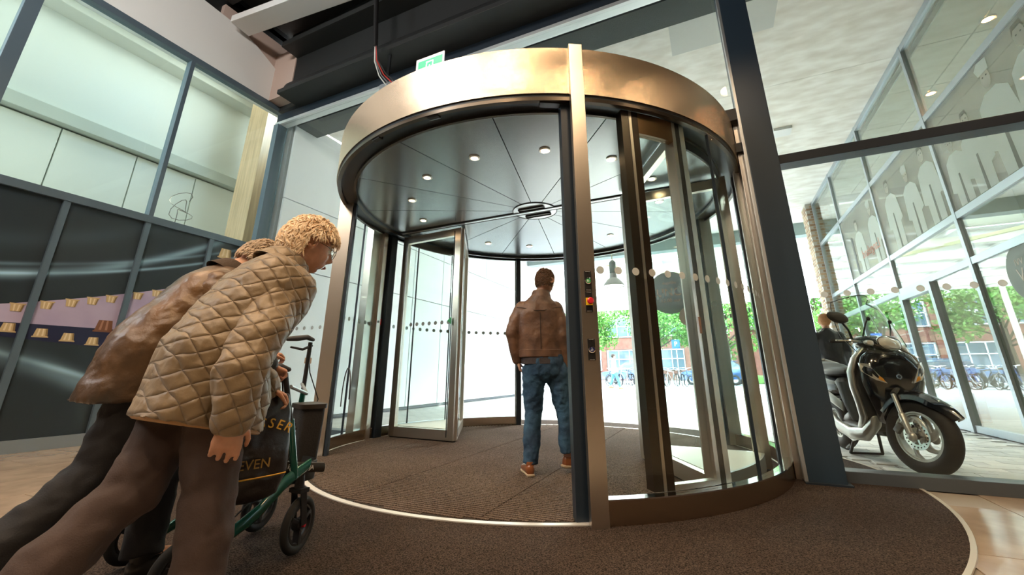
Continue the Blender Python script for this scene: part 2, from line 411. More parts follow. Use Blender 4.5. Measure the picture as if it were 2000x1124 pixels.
for y0, y1 in ((-1, 1.06), (1.18, 2.74), (2.80, 4.47)): obj('pane', box(NB(), -6.935, -6.925, y0, y1, 2.90, 5.50), GL('office glass', (.93, .98, .95), .02, .6), wl)
# poster print: lilac field, navy field, golden cups (flat print on the panels)
lil = P('lilac print', (.42, .34, .50), .4, vary=(1.5, .3, (.55, .45, .58))); nav = P('navy print', (.018, .02, .06), .4)
gold1 = P('gold print', (.62, .44, .22), .4); gold2 = P('light gold print', (.82, .66, .42), .4); gold3 = P('dark gold print', (.30, .19, .08), .4); cop = P('copper print', (.22, .09, .045), .4); copl = P('light copper print', (.45, .22, .14), .4)
def flat(ps, x, mat, name, par, label=None, d=.0025):
    b = NB(); prism(b, [(x, y, z) for y, z in ps], (-d, 0, 0)); return obj(name, b, mat, par, label=label)
def clip_band(top, bot, y0, y1):
    m = 6; ys = [y0+(y1-y0)*i/m for i in range(m+1)]
    return [(y, bot(y)) for y in ys] + [(y, top(y)) for y in reversed(ys)]
tp = lambda y: 1.50+.25*(y-1.7)/1.1+.02 + .05*((y-1.7)/1.1)**2
mid = lambda y: 1.34+.0*(y-1.8)
bt = lambda y: 1.20-.09*(y-1.7)
posts_ = [(-.47, .30), (.36, 1.12), (1.18, 1.92), (1.98, 2.74), (2.80, 3.57), (3.63, 4.39)]
for y0, y1 in posts_:
    flat(clip_band(tp, mid, y0, y1), -6.9025, lil, 'lilac_print', wl); flat(clip_band(mid, bt, y0, y1), -6.9025, nav, 'navy_print', wl)
def cup(y, z, s, up, m=(gold1, gold2, gold3)):
    """printed cup: trapezoid with facets and a rim; up=True stands on its rim"""
    k = 1 if up else -1
    prof = [(-.5, 0), (.5, 0), (.5, .09), (.43, .10), (.33, .72), (-.33, .72), (-.43, .10), (-.5, .09)]
    flat([(y+a*s, z+k*c*s) for a, c in prof], -6.8995, m[0], 'printed_cup', wl, 'golden cup printed on the poster', .0025)
    for q in (-.24, 0.06): flat([(y+q*s, z+k*.12*s), (y+(q+.12)*s, z+k*.12*s), (y+(q*.76+.09)*s, z+k*.70*s), (y+q*.76*s, z+k*.70*s)], -6.8985, m[1], 'printed_facet', wl, d=.001)
    flat([(y+.30*s, z+k*.12*s), (y+.42*s, z+k*.12*s), (y+.32*s, z+k*.70*s), (y+.23*s, z+k*.70*s)], -6.8985, m[2], 'printed_facet', wl, d=.001)
for y in (.52, .86, 1.30, 1.62, 1.85, 2.07, 2.27, 2.45, 2.62, 2.88, 3.08, 3.28, 3.48, 3.75, 4.0, 4.2): cup(y, tp(y)-.005, .125, False)
for y in (.55, .98, 1.30, 1.58, 1.84, 2.10, 2.33, 2.56, 3.3, 3.75, 4.1): cup(y, 1.235-.14*(y-1.84), .135, True)
cup(2.80, 1.36, .22, True, (cop, copl, cop)) if False else cup(2.63, 1.30, .20, True, (cop, copl, cop))
cup(3.85, 2.55, .22, True)
# bulkhead over the windows
poly = [(-3, 5.60), (4.56, 5.60), (4.53, 5.68), (4.25, 5.98), (4.02, 6.3), (3.61, 6.5), (3.3, 6.62), (2.6, 6.66), (-3, 6.7)]
b = NB(); prism(b, [(-6.86, y, z) for y, z in poly], (-.35, 0, 0)); obj('bulkhead', b, P('white bulkhead paint', (.80, .80, .78), .5), wl, label='white painted bulkhead with a curved end')
b = NB(); box(b, -7.0, -6.90, 3.0, 4.36, 5.6, 6.9); box(b, -6.9, -6.3, 4.0, 4.22, 5.60, 6.6); obj('boxed_pier', b, P('pinkish plaster', (.55, .42, .36), .7), wl)
# the room behind the upper windows
rm = empty('wall_office', (-9.4, 2, 2.9), kind='structure')
sky_w = P('pale green-white wall', (.78, .82, .77), .6)
obj('wall_surface', box(NB(), -9.6, -9.5, -3, 6, 2.7, 7.2), sky_w, rm)
obj('ceiling_panel', box(NB(), -9.5, -7.0, -3, 6, 7.1, 7.2), sky_w, rm); obj('floor_slab', box(NB(), -9.5, -7.0, -3, 6, 2.7, 2.8), P('office floor', (.4, .38, .34), .6), rm)
obj('end_wall', box(NB(), -9.5, -7.0, 5.6, 5.7, 2.8, 7.1), P('office end wall', (.50, .42, .30), .5), rm)
for y0, y1 in ((-1.5, -.5), (-.48, 1.2), (1.22, 2.32), (2.34, 3.35), (3.37, 4.36), (4.38, 5.6)): obj('wall_panel', box(NB(), -9.49, -9.42, y0, y1, 2.85, 4.72, .004), sky_w, rm)
obj('ledge', box(NB(), -9.5, -9.25, -3, 5.6, 4.75, 4.97, .01), P('grey ledge', (.50, .55, .50), .6), rm)
obj('upper_moulding', box(NB(), -9.5, -9.1, -3, 5.6, 6.72, 6.86, .02), P('pale moulding', (.6, .62, .56), .5), rm)
obj('wood_pier', box(NB(), -8.45, -7.85, 4.62, 5.2, 2.8, 7.1, .005), P('light wood veneer', (.60, .42, .24), .35, vary=(3, .25, None, (6, 6, .4))), rm, label='light wood pier')
obj('wood_lining', box(NB(), -8.3, -7.0, 5.3, 5.6, 2.8, 5.9, .005), P('tan veneer', (.34, .25, .14), .3, vary=(3, .3, None, (.6, 6, 3))), rm)
spr = empty('sprinkler', (-8.0, 2.75, 6.9), 'small chrome sprinkler head under the office ceiling', 'sprinkler')
b = NB(); cyl(b, (-8.0, 2.75, 7.1), (-8.0, 2.75, 6.97), .012); lathe(b, [(.004, 6.93), (.03, 6.935), (.03, 6.94), (.004, 6.97)], (-8.0, 2.75, 0)); obj('sprinkler_body', b, chrome, spr)
cb = NB(); pts = [(-7.5+.12*math.sin(a*1.7), 3.35+.12*math.cos(a)+.04*a*.1, 3.5+.13*math.sin(a)-.02*a) for a in [i*.5 for i in range(34)]]
tube(cb, pts + [(-7.5, 3.45, 2.85)], .006, 6); obj('cable_coil', cb, P('grey cable', (.3, .29, .25), .6), None, label='loose coil of grey cable behind the right upper window', cat='cable')

# ================================================================ CEILING AND BEAMS OF THE HALL
obj('ceiling', box(NB(), -7.4, 7.5, -7.5, 4.5, 7.3, 7.5), blkpaint, kind='structure')
bm_ = empty('trim_1', (-1, 4.0, 5.4), kind='structure')
obj('flange_lower', box(NB(), -6.3, 7.4, 3.78, 4.34, 5.42, 5.50, .006), blkpaint, bm_)
obj('beam_web', box(NB(), -6.3, 7.4, 4.02, 4.34, 5.50, 6.35), blkpaint, bm_)
obj('flange_upper', box(NB(), -6.3, 7.4, 3.70, 4.34, 6.35, 6.45, .006), blkpaint, bm_)
b = NB(); rs = []
for i in range(9):
    a = R_(i*90/8); rs.append((4.02-.16*math.cos(a)+0.0, 5.50+.30*math.sin(a)))
prism(b, [(-6.3, 4.02, 5.5)]+[(-6.3, y, z) for y, z in rs], (13.7, 0, 0)); obj('casing', b, blkpaint, bm_)
obj('upper_wall', box(NB(), -6.88, 7.4, 4.22, 4.34, 5.50, 7.3), blkpaint, bm_)
for i, y in enumerate((3.0, 1.4, -.4)): 
    q = empty('trim_%d' % (i+2), (-1, y, 6.9), kind='structure'); obj('roof_joist', box(NB(), -6.88, 7.4, y-.09, y+.09, 6.95, 7.3, .005), blkpaint, q)
wb = empty('cable_tray', (-5.8, 3.15, 6.45), 'long white boxed tray hanging under the black ceiling', 'cable tray')
b = NB(); bar(b, (-6.75, 3.22, 6.56), (-4.35, 3.443, 6.56), .34, .13, bev=.008); obj('tray_body', b, whitem, wb)
for t in (.25, .75):
    b = NB(); x = -6.75+2.4*t; y = 3.22+.223*t; cyl(b, (x, y, 6.6), (x, y, 7.32), .008, 8); obj('hanger_rod', b, black, wb)
cond = empty('cable_conduit', (-3.85, 3.6, 4.6), 'black cable conduit with loose red and white wires hanging from the dark beam', 'cable conduit')
b = NB(); tube(b, [(-4.0, 3.55, 7.3), (-3.98, 3.56, 6.3), (-3.92, 3.60, 5.35)], .035, 12); obj('pipe', b, black, cond)
for i, (m, dx) in enumerate([(P('red wire', (.5, .03, .02), .5), .02), (P('white wire', (.7, .7, .65), .5), -.02), (P('grey wire', (.2, .2, .2), .5), .0), (P('dark wire', (.02, .02, .02), .5), .04)]):
    b = NB(); tube(b, [(-3.92+dx*.5, 3.6, 5.4), (-3.90+dx, 3.62, 5.1), (-3.80+dx*2, 3.66, 4.85), (-3.62+dx*3, 3.70, 4.62), (-3.56+dx*2, 3.80, 4.50), (-3.75+dx, 3.9, 4.45)], .009, 6); obj('wire', b, m, cond)
obj('bracket', box(NB(), -4.02, -3.78, 3.86, 3.90, 4.80, 4.90), alu, cond); b = NB(); bar(b, (-3.9, 3.88, 4.9), (-3.9, 3.88, 5.45), .05, .02); obj('bracket_stem', b, black, cond)

hallw = P('warm sandstone wall', (.42, .30, .19), .6, vary=(1.2, .3)); warmw = P('dark warm wall', (.16, .10, .06), .5)
obj('wall_back', box(NB(), -7.4, 7.5, -7.7, -7.5, -.12, 7.5), hallw, kind='structure')
obj('wall_right', box(NB(), 7.5, 7.7, -7.7, 4.3, -.12, 7.5), warmw, kind='structure')
obj('wall_left_upper', box(NB(), -7.6, -7.0, -3, 4.5, 6.6, 7.3), blkpaint, kind='structure')
obj('wall_left_rear', box(NB(), -7.6, -7.4, -7.7, -3.0, -.12, 7.5), hallw, kind='structure')
# ================================================================ FACADE (the plane Y = 4.25)
fr = empty('window_1', (0, 4.25, 0), kind='structure')
lightalu = P('light aluminium strip', (.68, .72, .72), .35, .5)
obj('head_strip', box(NB(), -6.86, 7.4, 4.20, 4.36, 5.19, 5.245, .003), lightalu, fr)
obj('head_frame', box(NB(), -6.86, 7.4, 4.22, 4.34, 5.245, 5.42, .003), dkgrey, fr)
obj('column_left', box(NB(), -6.86, -6.74, 4.18, 4.36, 0, 5.19, .004), slate, fr)
obj('transom_right', box(NB(), .76, 7.4, 4.17, 4.33, 2.655, 2.745, .004), dkgrey, fr)
obj('bottom_rail', box(NB(), .76, 7.4, 4.17, 4.33, .0, .085, .004), P('grey rail', (.10, .12, .14), .4, .3), fr)
obj('bottom_rail', box(NB(), -6.74, -4.15, 4.17, 4.33, .0, .12, .004), slate, fr)
obj('pane', box(NB(), .76, 7.4, 4.245, 4.255, .085, 2.655), glass, fr); obj('pane', box(NB(), .76, 7.4, 4.245, 4.255, 2.745, 5.19), glass, fr)
obj('pane', box(NB(), -6.74, -4.15, 4.245, 4.255, .12, 5.19), glass, fr); obj('pane', box(NB(), -4.15, .53, 4.245, 4.255, 3.17, 5.19), glass, fr)
obj('pane_joint', box(NB(), -4.155, -4.145, 4.243, 4.257, 3.17, 5.19), dkgrey, fr)
d0 = None
for i in range(14):
    x = .92+.1575*i
    q = NB(); lathe(q, [(.026, 0), (.026, .001)], (x, 4.2445, 1.425), (0, -1, 0), 20)
    obj('dot', q, dotm, fr)
for i in range(12):
    x = -6.6+.1575*i
    q = NB(); lathe(q, [(.026, 0), (.026, .001)], (x, 4.2445, 1.425), (0, -1, 0), 16); obj('dot', q, dotd, fr)
col = empty('steel_column', (.645, 4.22, 0), 'tall anthracite steel column right beside the revolving door', 'column')
obj('shaft', box(NB(), .525, .765, 4.04, 4.42, 0, 7.3, .006), P('anthracite column paint', (.032, .055, .082), .34, .15), col)
obj('base_plate', box(NB(), .50, .79, 4.0, 4.44, 0.008, .02), dkgrey, col)
obj('glazing_bead', box(NB(), .50, .525, 4.04, 4.10, .02, 5.4, .002), alu, col)
obj('drive_bracket', box(NB(), .30, .525, 4.06, 4.40, 3.15, 3.28, .005), black, col); obj('drive_bracket', box(NB(), .36, .525, 4.10, 4.3, 2.82, 2.92, .005), black, col)
# ================================================================ REVOLVING DOOR: fixed drum
cx, cyy = DC; RO = 2.30
def pol(a, r): return (cx+r*math.cos(R_(a)), cyy+r*math.sin(R_(a)))
drum = empty('revolving_door_drum', (cx, cyy, 0), 'stainless steel drum of the large revolving door with curved glass sides', 'revolving door')
b = NB(); arcp(b, cx, cyy, RO-.012, RO, 0, 360, 2.745, 3.15, 1.5); obj('canopy_band', b, steel, drum, smooth=True, label='brushed stainless steel canopy band')
b = NB(); arcp(b, cx, cyy, RO-.20, RO-.012, 0, 360, 2.725, 2.755, 2); obj('track_rim', b, dkgrey, drum, smooth=True, label='dark rim under the canopy band')
b = NB(); arcp(b, cx, cyy, RO-.05, RO-.013, 0, 360, 2.695, 2.727, 2); arcp(b, cx, cyy, RO-.20, RO-.175, 0, 360, 2.70, 2.727, 2); obj('track_lip', b, steeld, drum, smooth=True)
b = NB(); lathe(b, [(.01, 3.12), (RO-.02, 3.12), (RO-.02, 3.14), (.01, 3.14)], (cx, cyy, 0), n=72, cap=True); obj('roof_cover', b, alu, drum)
# ceiling of wedge panels with narrow joints
cmat = P('glossy grey ceiling sheet', (.27, .295, .30), .24, .8)
b = NB(); lathe(b, [(.01, 2.775), (RO-.18, 2.775), (RO-.18, 2.80), (.01, 2.80)], (cx, cyy, 0), n=72); obj('ceiling_backing', b, black, drum)
da = 360/14
for i in range(14):
    a0 = -90-da/2+i*da; a1 = a0+da
    b = NB(); vs = []
    g0 = .22; rr = RO-.205
    # split each panel with the centre line joint
    pts = [pol(a0+.9, .26)] + [pol(a0+.13+(da-.26)*k/8, rr) for k in range(9)] + [pol(a1-.9, .26)]
    prism(b, [(p[0], p[1], 2.742) for p in pts], (0, 0, .03)); obj('ceiling_panel', b, cmat, drum)
for sgn in (-1, 1):
    b = NB(); box(b, cx-RO+.21, cx+RO-.21, cyy+sgn*.032-.011, cyy+sgn*.032+.011, 2.730, 2.745); obj('centre_track', b, black, drum)
b = NB(); box(b, cx-RO+.21, cx+RO-.21, cyy-.018, cyy+.018, 2.732, 2.744); obj('centre_strip', b, alu, drum)
b = NB(); lathe(b, [(.01, 2.738), (.27, 2.738), (.27, 2.745), (.01, 2.745)], (cx, cyy, 0), n=40); obj('hub_plate', b, alu, drum)
b = NB(); torus(b, (cx, cyy, 2.738), (0, 0, 1), .275, .006, 48, 6); obj('hub_ring', b, black, drum)
for s in (-1, 1):
    b = NB(); box(b, cx-.17, cx+.17, cyy+s*.115-.035, cyy+s*.115+.035, 2.728, 2.738, .02); obj('hub_slot', b, black, drum)
lampe = P('warm lamp', (1, .7, .4), .5, emit=((1, .72, .42), 18))
for i in range(14):
    x, y = pol(-90+i*da, 1.5)
    b = NB(); lathe(b, [(.034, 2.730), (.052, 2.732), (.052, 2.7425), (.034, 2.7425), (.034, 2.730)], (x, y, 0), n=24, cap=False); q = obj('downlight', b, steelx, drum, smooth=True)
    b = NB(); lathe(b, [(.002, 2.7415), (.034, 2.7415), (.034, 2.739), (.002, 2.739)], (x, y, 0), n=20); obj('lens', b, lampe, q)
    light('downlight_beam', 'SPOT', (x, y, 2.72), 7, (1, .72, .42), .03, target=(x, y, 0), spot=120)
# kerb under the fixed glass
segs = [(-60, 1), (120, 181), (182, 212), (2, 31)]
for a0, a1 in [(-59, -2), (182, 211), (121, 178), (2, 31)]:
    b = NB(); arcp(b, cx, cyy, RO-.055, RO, a0, a1, 0, .13, 1.5); obj('kerb', b, steel, drum, smooth=True, label='curved brushed steel kerb')
    b = NB(); arcp(b, cx, cyy, RO-.065, RO+.006, a0, a1, .13, .137, 1.5); obj('kerb_cap', b, chrome, drum, smooth=True)
    b = NB(); arcp(b, cx, cyy, RO-.034, RO-.024, a0, a1, .137, 2.70, 1.5); gp = obj('curved_glass', b, glassc, drum, smooth=True)
    step = 3.1
    a = a0+1.5
    while a < a1-.5:
        p = Vector((*pol(a, RO-.0225), 1.43)); nrm = Vector((math.cos(R_(a)), math.sin(R_(a)), 0))
        q = NB(); lathe(q, [(.026, 0), (.026, .001)], p, nrm, 16); obj('dot', q, dotm if a0 == -59 else dotd, gp)
        a += step
for a in (-28.5, 150, 166, 196, 16):
    b = NB(); arcp(b, cx, cyy, RO-.040, RO-.018, a-.12, a+.12, .137, 2.70, 1); obj('glass_joint', b, dkgrey, drum)
# entrance pillars: stainless channel with an anthracite return
for a, sg in ((-60, 1), (-148, -1), (120, 1), (32, -1)):
    nrm = Vector((math.cos(R_(a)), math.sin(R_(a)), 0)); tg = Vector((-nrm.y, nrm.x, 0))
    M3 = Matrix((tg, nrm, Vector((0, 0, 1)))).transposed()
    c = Vector((*pol(a, RO-.01), 0))
    dp = .15 if a in (-148, 32) else .05; b = NB(); obox(b, c+nrm*(.037-dp/2)+Vector((0, 0, 1.585)), .10 if dp == .05 else .085, dp, 3.17, M3, .002); pl = obj('pillar_cladding', b, steelx, drum, label='stainless pillar cladding')
    b = NB(); obox(b, c-nrm*(.055 if dp == .05 else .135)+Vector((0, 0, 1.36)), .07, .086 if dp == .05 else .03, 2.72, M3, .003); obj('pillar_core', b, P('anthracite powder coat', (.022, .032, .048), .33, .2) if a == -60 else dkgrey, drum, label='dark inner part of the pillar')
    if a == -60: PILL = (c, nrm, tg, pl)
b = NB(); M3 = Matrix((PILL[2], PILL[1], Vector((0, 0, 1)))).transposed()
obox(b, PILL[0]-PILL[1]*.10-PILL[2]*.045+Vector((0, 0, 1.36)), .13, .09, 2.71, M3, .003); obj('safety_edge', b, P('blue-black rubber', (.016, .028, .044), .45), drum)
# sensors under the canopy
for a in (-82, -90, -116, -101):
    pass
for a in (-88, -104):
    M3 = Matrix((Vector((-math.sin(R_(a)), math.cos(R_(a)), 0)), Vector((math.cos(R_(a)), math.sin(R_(a)), 0)), Vector((0, 0, 1)))).transposed()
    b = NB(); obox(b, Vector((*pol(a, RO-.05), 2.70)), .10, .045, .03, M3, .008); obj('sensor', b, black, drum)
b = NB(); M3 = Matrix((PILL[2], PILL[1], Vector((0, 0, 1)))).transposed(); obox(b, Vector((*pol(-64, RO-.07), 2.705)), .22, .06, .035, M3, .004); obj('sensor_bar', b, black, drum)
# jambs where the facade meets the drum
for a in (0, 180):
    s = 1 if a == 0 else -1; x = cx+s*RO
    obj('facade_jamb', box(NB(), x-.02*s, x+.125*s if s > 0 else x-.10, 4.14, 4.5, 0, 3.17, .003), steelx, drum)
    obj('jamb_profile', box(NB(), x-.09*s, x-.02*s, 4.44, 4.56, 0, 2.72, .003), dkgrey, drum)
    obj('jamb_profile', box(NB(), x-.075*s, x-.02*s, 4.30, 4.37, 0, 2.72, .003), steelx, drum)
# push buttons on the front pillar
c, nrm, tg, pl = PILL
WHT = P('white print', (.85, .85, .85), .5); RED = P('red button', (.65, .02, .04), .3, coat=.5); YEL = P('yellow plate', (.9, .6, .02), .4); GRN = P('green button', (.05, .42, .14), .35); NAVY = P('navy button', (.02, .03, .16), .3)
front = nrm
def button(z, nm, lab, colm, kind):
    p = c+nrm*.0375+Vector((0, 0, z)); M3 = Matrix((tg, nrm, Vector((0, 0, 1)))).transposed()
    e = empty(nm, p, lab, 'button')
    b = NB(); obox(b, p+nrm*.003, .044, .006, .125, M3, .002); obj('back_plate', b, black, e)
    f = p+nrm*.006
    if kind == 'stop':
        b = NB(); obox(b, f+nrm*.004-Vector((0, 0, 0)), .042, .008, .045, M3, .002); obj('yellow_collar', b, YEL, e)
        b = NB(); lathe(b, [(.011, 0), (.011, .018), (.020, .019), (.021, .030), (.015, .036), (.001, .037)], f+nrm*.006, nrm, 24); obj('mushroom_head', b, RED, e, smooth=True)
    else:
        b = NB(); lathe(b, [(.021, 0), (.021, .006), (.016, .008), (.016, .004)], f, nrm, 28, cap=False); obj('chrome_ring', b, chrome, e, smooth=True)
        b = NB(); lathe(b, [(.016, 0), (.016, .005), (.001, .006)], f, nrm, 24); obj('push_cap', b, colm, e)
        M = basis(f+nrm*.0068, -tg, (0, 0, 1)); 
        if M.to_3x3().col[2].dot(nrm) < 0: M = basis(f+nrm*.0068, tg, (0, 0, 1))
        if kind == 'go':
            b = NB()
            for dx in (-.006, .003):
                ell(b, f+nrm*.0064+tg*dx+Vector((0, 0, .0035)), (.0022, .0022, .0022), None, seg=8); q = f+nrm*.0064+tg*dx; obox(b, q-Vector((0, 0, .003)), .004, .001, .009, M3)
            obj('pictogram', b, WHT, e)
        else:
            b = NB(); q = f+nrm*.0066
            torus(b, q+Vector((0, 0, -.003)), nrm, .0055, .0010, 18, 5, a0=100, a1=360); ell(b, q+Vector((0, 0, .009)), (.002, .002, .002), None, seg=8)
            bar(b, q+Vector((0, 0, .007)), q+Vector((0, 0, -.001)), .002, .001); bar(b, q+Vector((0, 0, -.001)), q-tg*.005*(1)+Vector((0, 0, -.001)), .002, .001); bar(b, q-tg*.005+Vector((0, 0, -.001)), q-tg*.008+Vector((0, 0, -.007)), .002, .001)
            obj('wheelchair_pictogram', b, WHT, e)
    for dz in (.05, -.05):
        b = NB(); lathe(b, [(.003, 0), (.003, .001)], f+Vector((0, 0, dz)), nrm, 8); obj('screw', b, chrome, e)
    for dz in (.058, -.058):
        b = NB(); obox(b, f+Vector((0, 0, dz)), .03, .0006, .0025, M3); obj('small_print', b, dotm, e)
button(1.345, 'push_button', 'round green push button on the steel pillar, topmost of three', GRN, 'go')
button(1.215, 'emergency_stop', 'red mushroom emergency stop on a yellow plate, middle of the pillar', RED, 'stop')
button(.93, 'wheelchair_button', 'navy button with a white wheelchair symbol, lowest on the pillar', NAVY, 'wc')
# emergency exit sign on the canopy
sx, sy = -1.84, 2.28
es = empty('exit_sign', (sx, sy, 3.15), 'green emergency exit sign with a white door and arrow on the canopy edge', 'exit sign')
obj('acrylic_plate', box(NB(), sx-.14, sx+.14, sy-.004, sy+.004, 3.155, 3.335, .001), P('clear acrylic edge', (.75, .72, .74), .2, emit=((.9, .85, .9), .5)), es)
obj('green_field', box(NB(), sx-.118, sx+.125, sy-.0055, sy-.004, 3.155, 3.305), P('lit green field', (.0, .45, .12), .4, emit=((.0, .55, .16), 1.1)), es)
lw_ = P('lit white pictogram', (1, 1, 1), .4, emit=((1, 1, 1), 1.6)); b = NB(); y0 = sy-.0062
for (x0, x1, z0, z1) in [(-.035, -.027, .05, .125), (.027, .035, .05, .125), (-.035, .035, .118, .127), (-.035, -.017, .045, .053), (.017, .035, .045, .053), (-.004, .004, .035, .088)]: box(b, sx+x0, sx+x1, y0, y0+.001, 3.155+z0, 3.155+z1)
prism(b, [(sx-.018, y0, 3.155+.040), (sx+.018, y0, 3.155+.040), (sx, y0, 3.155+.016)], (0, .001, 0)); obj('pictogram', b, lw_, es)
b = NB(); torus(b, (sx, sy, 3.19), (0, 0, 1), .15, .007, 24, 6, a0=0, a1=1); b.free(); 
obj('sign_foot', box(NB(), sx-.15, sx+.15, sy-.012, sy+.012, 3.15, 3.157), P('copper-toned foot', (.5, .28, .16), .3, .6), es)

# ================================================================ ROTOR: two glazed showcases
def wing(a_face, sgn, label, nm_lab):
    """wedge from the apex near the hub to the drum between angles a_face and a_face+sgn*40"""
    w_ = empty('showcase_wing', (cx, cyy, 0), label, 'revolving door wing')
    ax, ay = pol(a_face, 1.10); RI = RO-.19
    A = Vector((ax, ay, 0)); Bp = Vector((*pol(a_face, RI), 0)); Cp = Vector((*pol(a_face+sgn*32, RI), 0))
    def leaf(p, q, nm):
        d = (q-p).normalized(); nn = Vector((-d.y, d.x, 0)); L_ = (q-p).length
        z0, z1 = .03, 2.70
        def seg(s0, s1, za, zb, th, m, name, lab=None):
            b = NB(); M3 = Matrix((d, nn, Vector((0, 0, 1)))).transposed()
            obox(b, p+d*(s0+s1)/2+Vector((0, 0, (za+zb)/2)), s1-s0, th, zb-za, M3, .002); return obj(name, b, m, w_, label=lab)
        seg(0, .09, z0, z1, .06, steelx, 'door_stile'); seg(L_-.085, L_, z0, z1, .06, steelx, 'door_stile')
        seg(.09, L_-.085, z0, z0+.115, .058, steelx, 'bottom_rail'); seg(.09, L_-.085, z1-.10, z1, .058, steelx, 'top_rail')
        g = seg(.09, L_-.085, z0+.115, z1-.10, .010, glass, 'pane')
        k = .16
        while k < L_-.12:
            for dz in (0,):
                P_ = p+d*k+Vector((0, 0, 1.43+dz))+nn*.0055; q_ = NB(); lathe(q_, [(.026, 0), (.026, .001)], P_, nn, 14); obj('dot', q_, dotd, g)
            k += .105
        b = NB(); M3 = Matrix((d, nn, Vector((0, 0, 1)))).transposed(); obox(b, p+d*(L_/2)+Vector((0, 0, .015)), L_, .02, .03, M3); obj('brush_seal', b, black, w_)
        for off in (.03, -.03):
            b = NB(); obox(b, p+d*.10+nn*off*1.05+Vector((0, 0, 1.365)), .012, .004, 2.6, M3); obj('dark_gasket', b, black, w_)
    leaf(A, Bp, 'a'); leaf(A, Cp, 'b')
    # display floor with its steel edge and the matching dark lid
    def wedge(r, z0, z1, inset):
        a0 = a_face; n_ = 12; mid_ = Vector((*pol(a_face+sgn*17.5, 1.6), 0))
        pts = [A+(mid_-A).normalized()*inset*1.5] + [Vector((*pol(a_face+sgn*(1.2+29.6*k/n_), r), 0)) for k in range(n_+1)]
        b = NB(); prism(b, [(p.x, p.y, z0) for p in pts], (0, 0, z1-z0)); return b
    obj('display_floor', wedge(RI-.02, .02, .15, .05), P('cream display floor', (.80, .78, .70), .35), w_, label='cream showcase floor')
    b = NB(); a0, a1 = sorted((a_face+sgn*1.5, a_face+sgn*30.6)); arcp(b, cx, cyy, RI-.012, RI-.002, a0, a1, .15, 2.62, 2); obj('curved_pane', b, glassc, w_, smooth=True)
    b = NB(); arcp(b, cx, cyy, RI-.02, RI, a0, a1, .03, .15, 2); obj('curved_sill', b, alu, w_, smooth=True); b = NB(); arcp(b, cx, cyy, RI-.02, RI, a0, a1, 2.62, 2.70, 2); obj('curved_head', b, steeld, w_, smooth=True)
    for a_, m_ in ((a_face+sgn*1.0, steelx), (a_face+sgn*31.4, steeld)):
        t_ = Vector((-math.sin(R_(a_)), math.cos(R_(a_)), 0)); n2 = Vector((math.cos(R_(a_)), math.sin(R_(a_)), 0))
        b = NB(); obox(b, Vector((*pol(a_, RI+.015), 1.365)), .055, .06, 2.67, Matrix((t_, n2, Vector((0, 0, 1)))).transposed(), .002); obj('edge_post', b, m_, w_)
    return w_
wr = wing(-3, -1, 'right glazed showcase wing of the revolving door beside the steel column', 'r')
wl_ = wing(177, -1, 'left glazed showcase wing of the revolving door, opposite the walking man', 'l')
# night-sliding leaf parked along the right drum wall
nl = empty('sliding_night_door', (*pol(-43, RO), 0), 'curved bronze-framed sliding night door parked behind the right drum glass', 'door')
rr0, rr1 = RO-.115, RO-.065
for a0, a1, m in ((-50.8, -49.2, steeld), (-49.15, -48.6, steelx), (-48.55, -47.2, P('brown stile', (.045, .03, .02), .3, .6)), (-38.8, -37.9, steelx), (-37.85, -36.7, steeld), (-36.65, -35.3, steelx)):
    b = NB(); arcp(b, cx, cyy, rr0-.03, rr1, a0, a1, .14, 2.70, 1); obj('stile', b, m, nl)
b = NB(); arcp(b, cx, cyy, rr0, rr1, -47.2, -38.8, 2.52, 2.70, 1); obj('head_rail', b, P('bronze rail', (.20, .12, .06), .3, .8), nl)
b = NB(); arcp(b, cx, cyy, rr0, rr1, -47.2, -38.8, .14, .17, 1); obj('foot_rail', b, steelx, nl)
b = NB(); arcp(b, cx, cyy, rr0+.02, rr0+.028, -47.2, -38.8, .17, 2.52, 1); obj('pane', b, glassc, nl, smooth=True)
b = NB(); arcp(b, cx, cyy, rr1, rr1+.008, -38.3, -37.9, 1.05, 1.16, 1); obj('pull_recess', b, P('copper recess', (.32, .14, .07), .4, .5), nl)
# stickers inside the showcase glass
stg = P('grey-green sticker', (.09, .085, .075), .4, alpha=.86); stb = P('bronze lettering', (.55, .30, .18), .4); stp = P('pinkish sticker', (.40, .26, .22), .5, alpha=.9)
stk = empty('window_sticker', (-.05, 4.2, 1.45), 'round dark lunch sticker on the glass of the right showcase', 'sticker')
# stand-alone printed discs fixed to the back pane of the right wing
def disc_on(p, nn, r, m, name, par, th=.002):
    b = NB(); lathe(b, [(r, 0), (r, th)], p, nn, 40); return obj(name, b, m, par)
A_ = Vector((*pol(-3, 1.10), 0)); B_ = Vector((*pol(-3, RO-.13), 0)); dd = (B_-A_).normalized(); nn_ = Vector((-dd.y, dd.x, 0)); nn_ = -nn_ if nn_.y > 0 else nn_
p0 = A_+dd*.40+nn_*.008+Vector((0, 0, 1.57))
disc_on(p0, nn_, .215, stg, 'disc', stk); disc_on(p0+dd*.16-Vector((0, 0, .25))+nn_*.002, nn_, .10, stp, 'small_disc', stk)
TM = lambda dz, dx=0: basis(p0+nn_*.003+dd*dx+Vector((0, 0, dz)), dd, (0, 0, 1))
text('LUNCH', .11, TM(0), stb, stk); text('12.00 uur', .05, TM(-.08), stb, stk); text('dagelijks', .04, TM(.10), stb, stk)
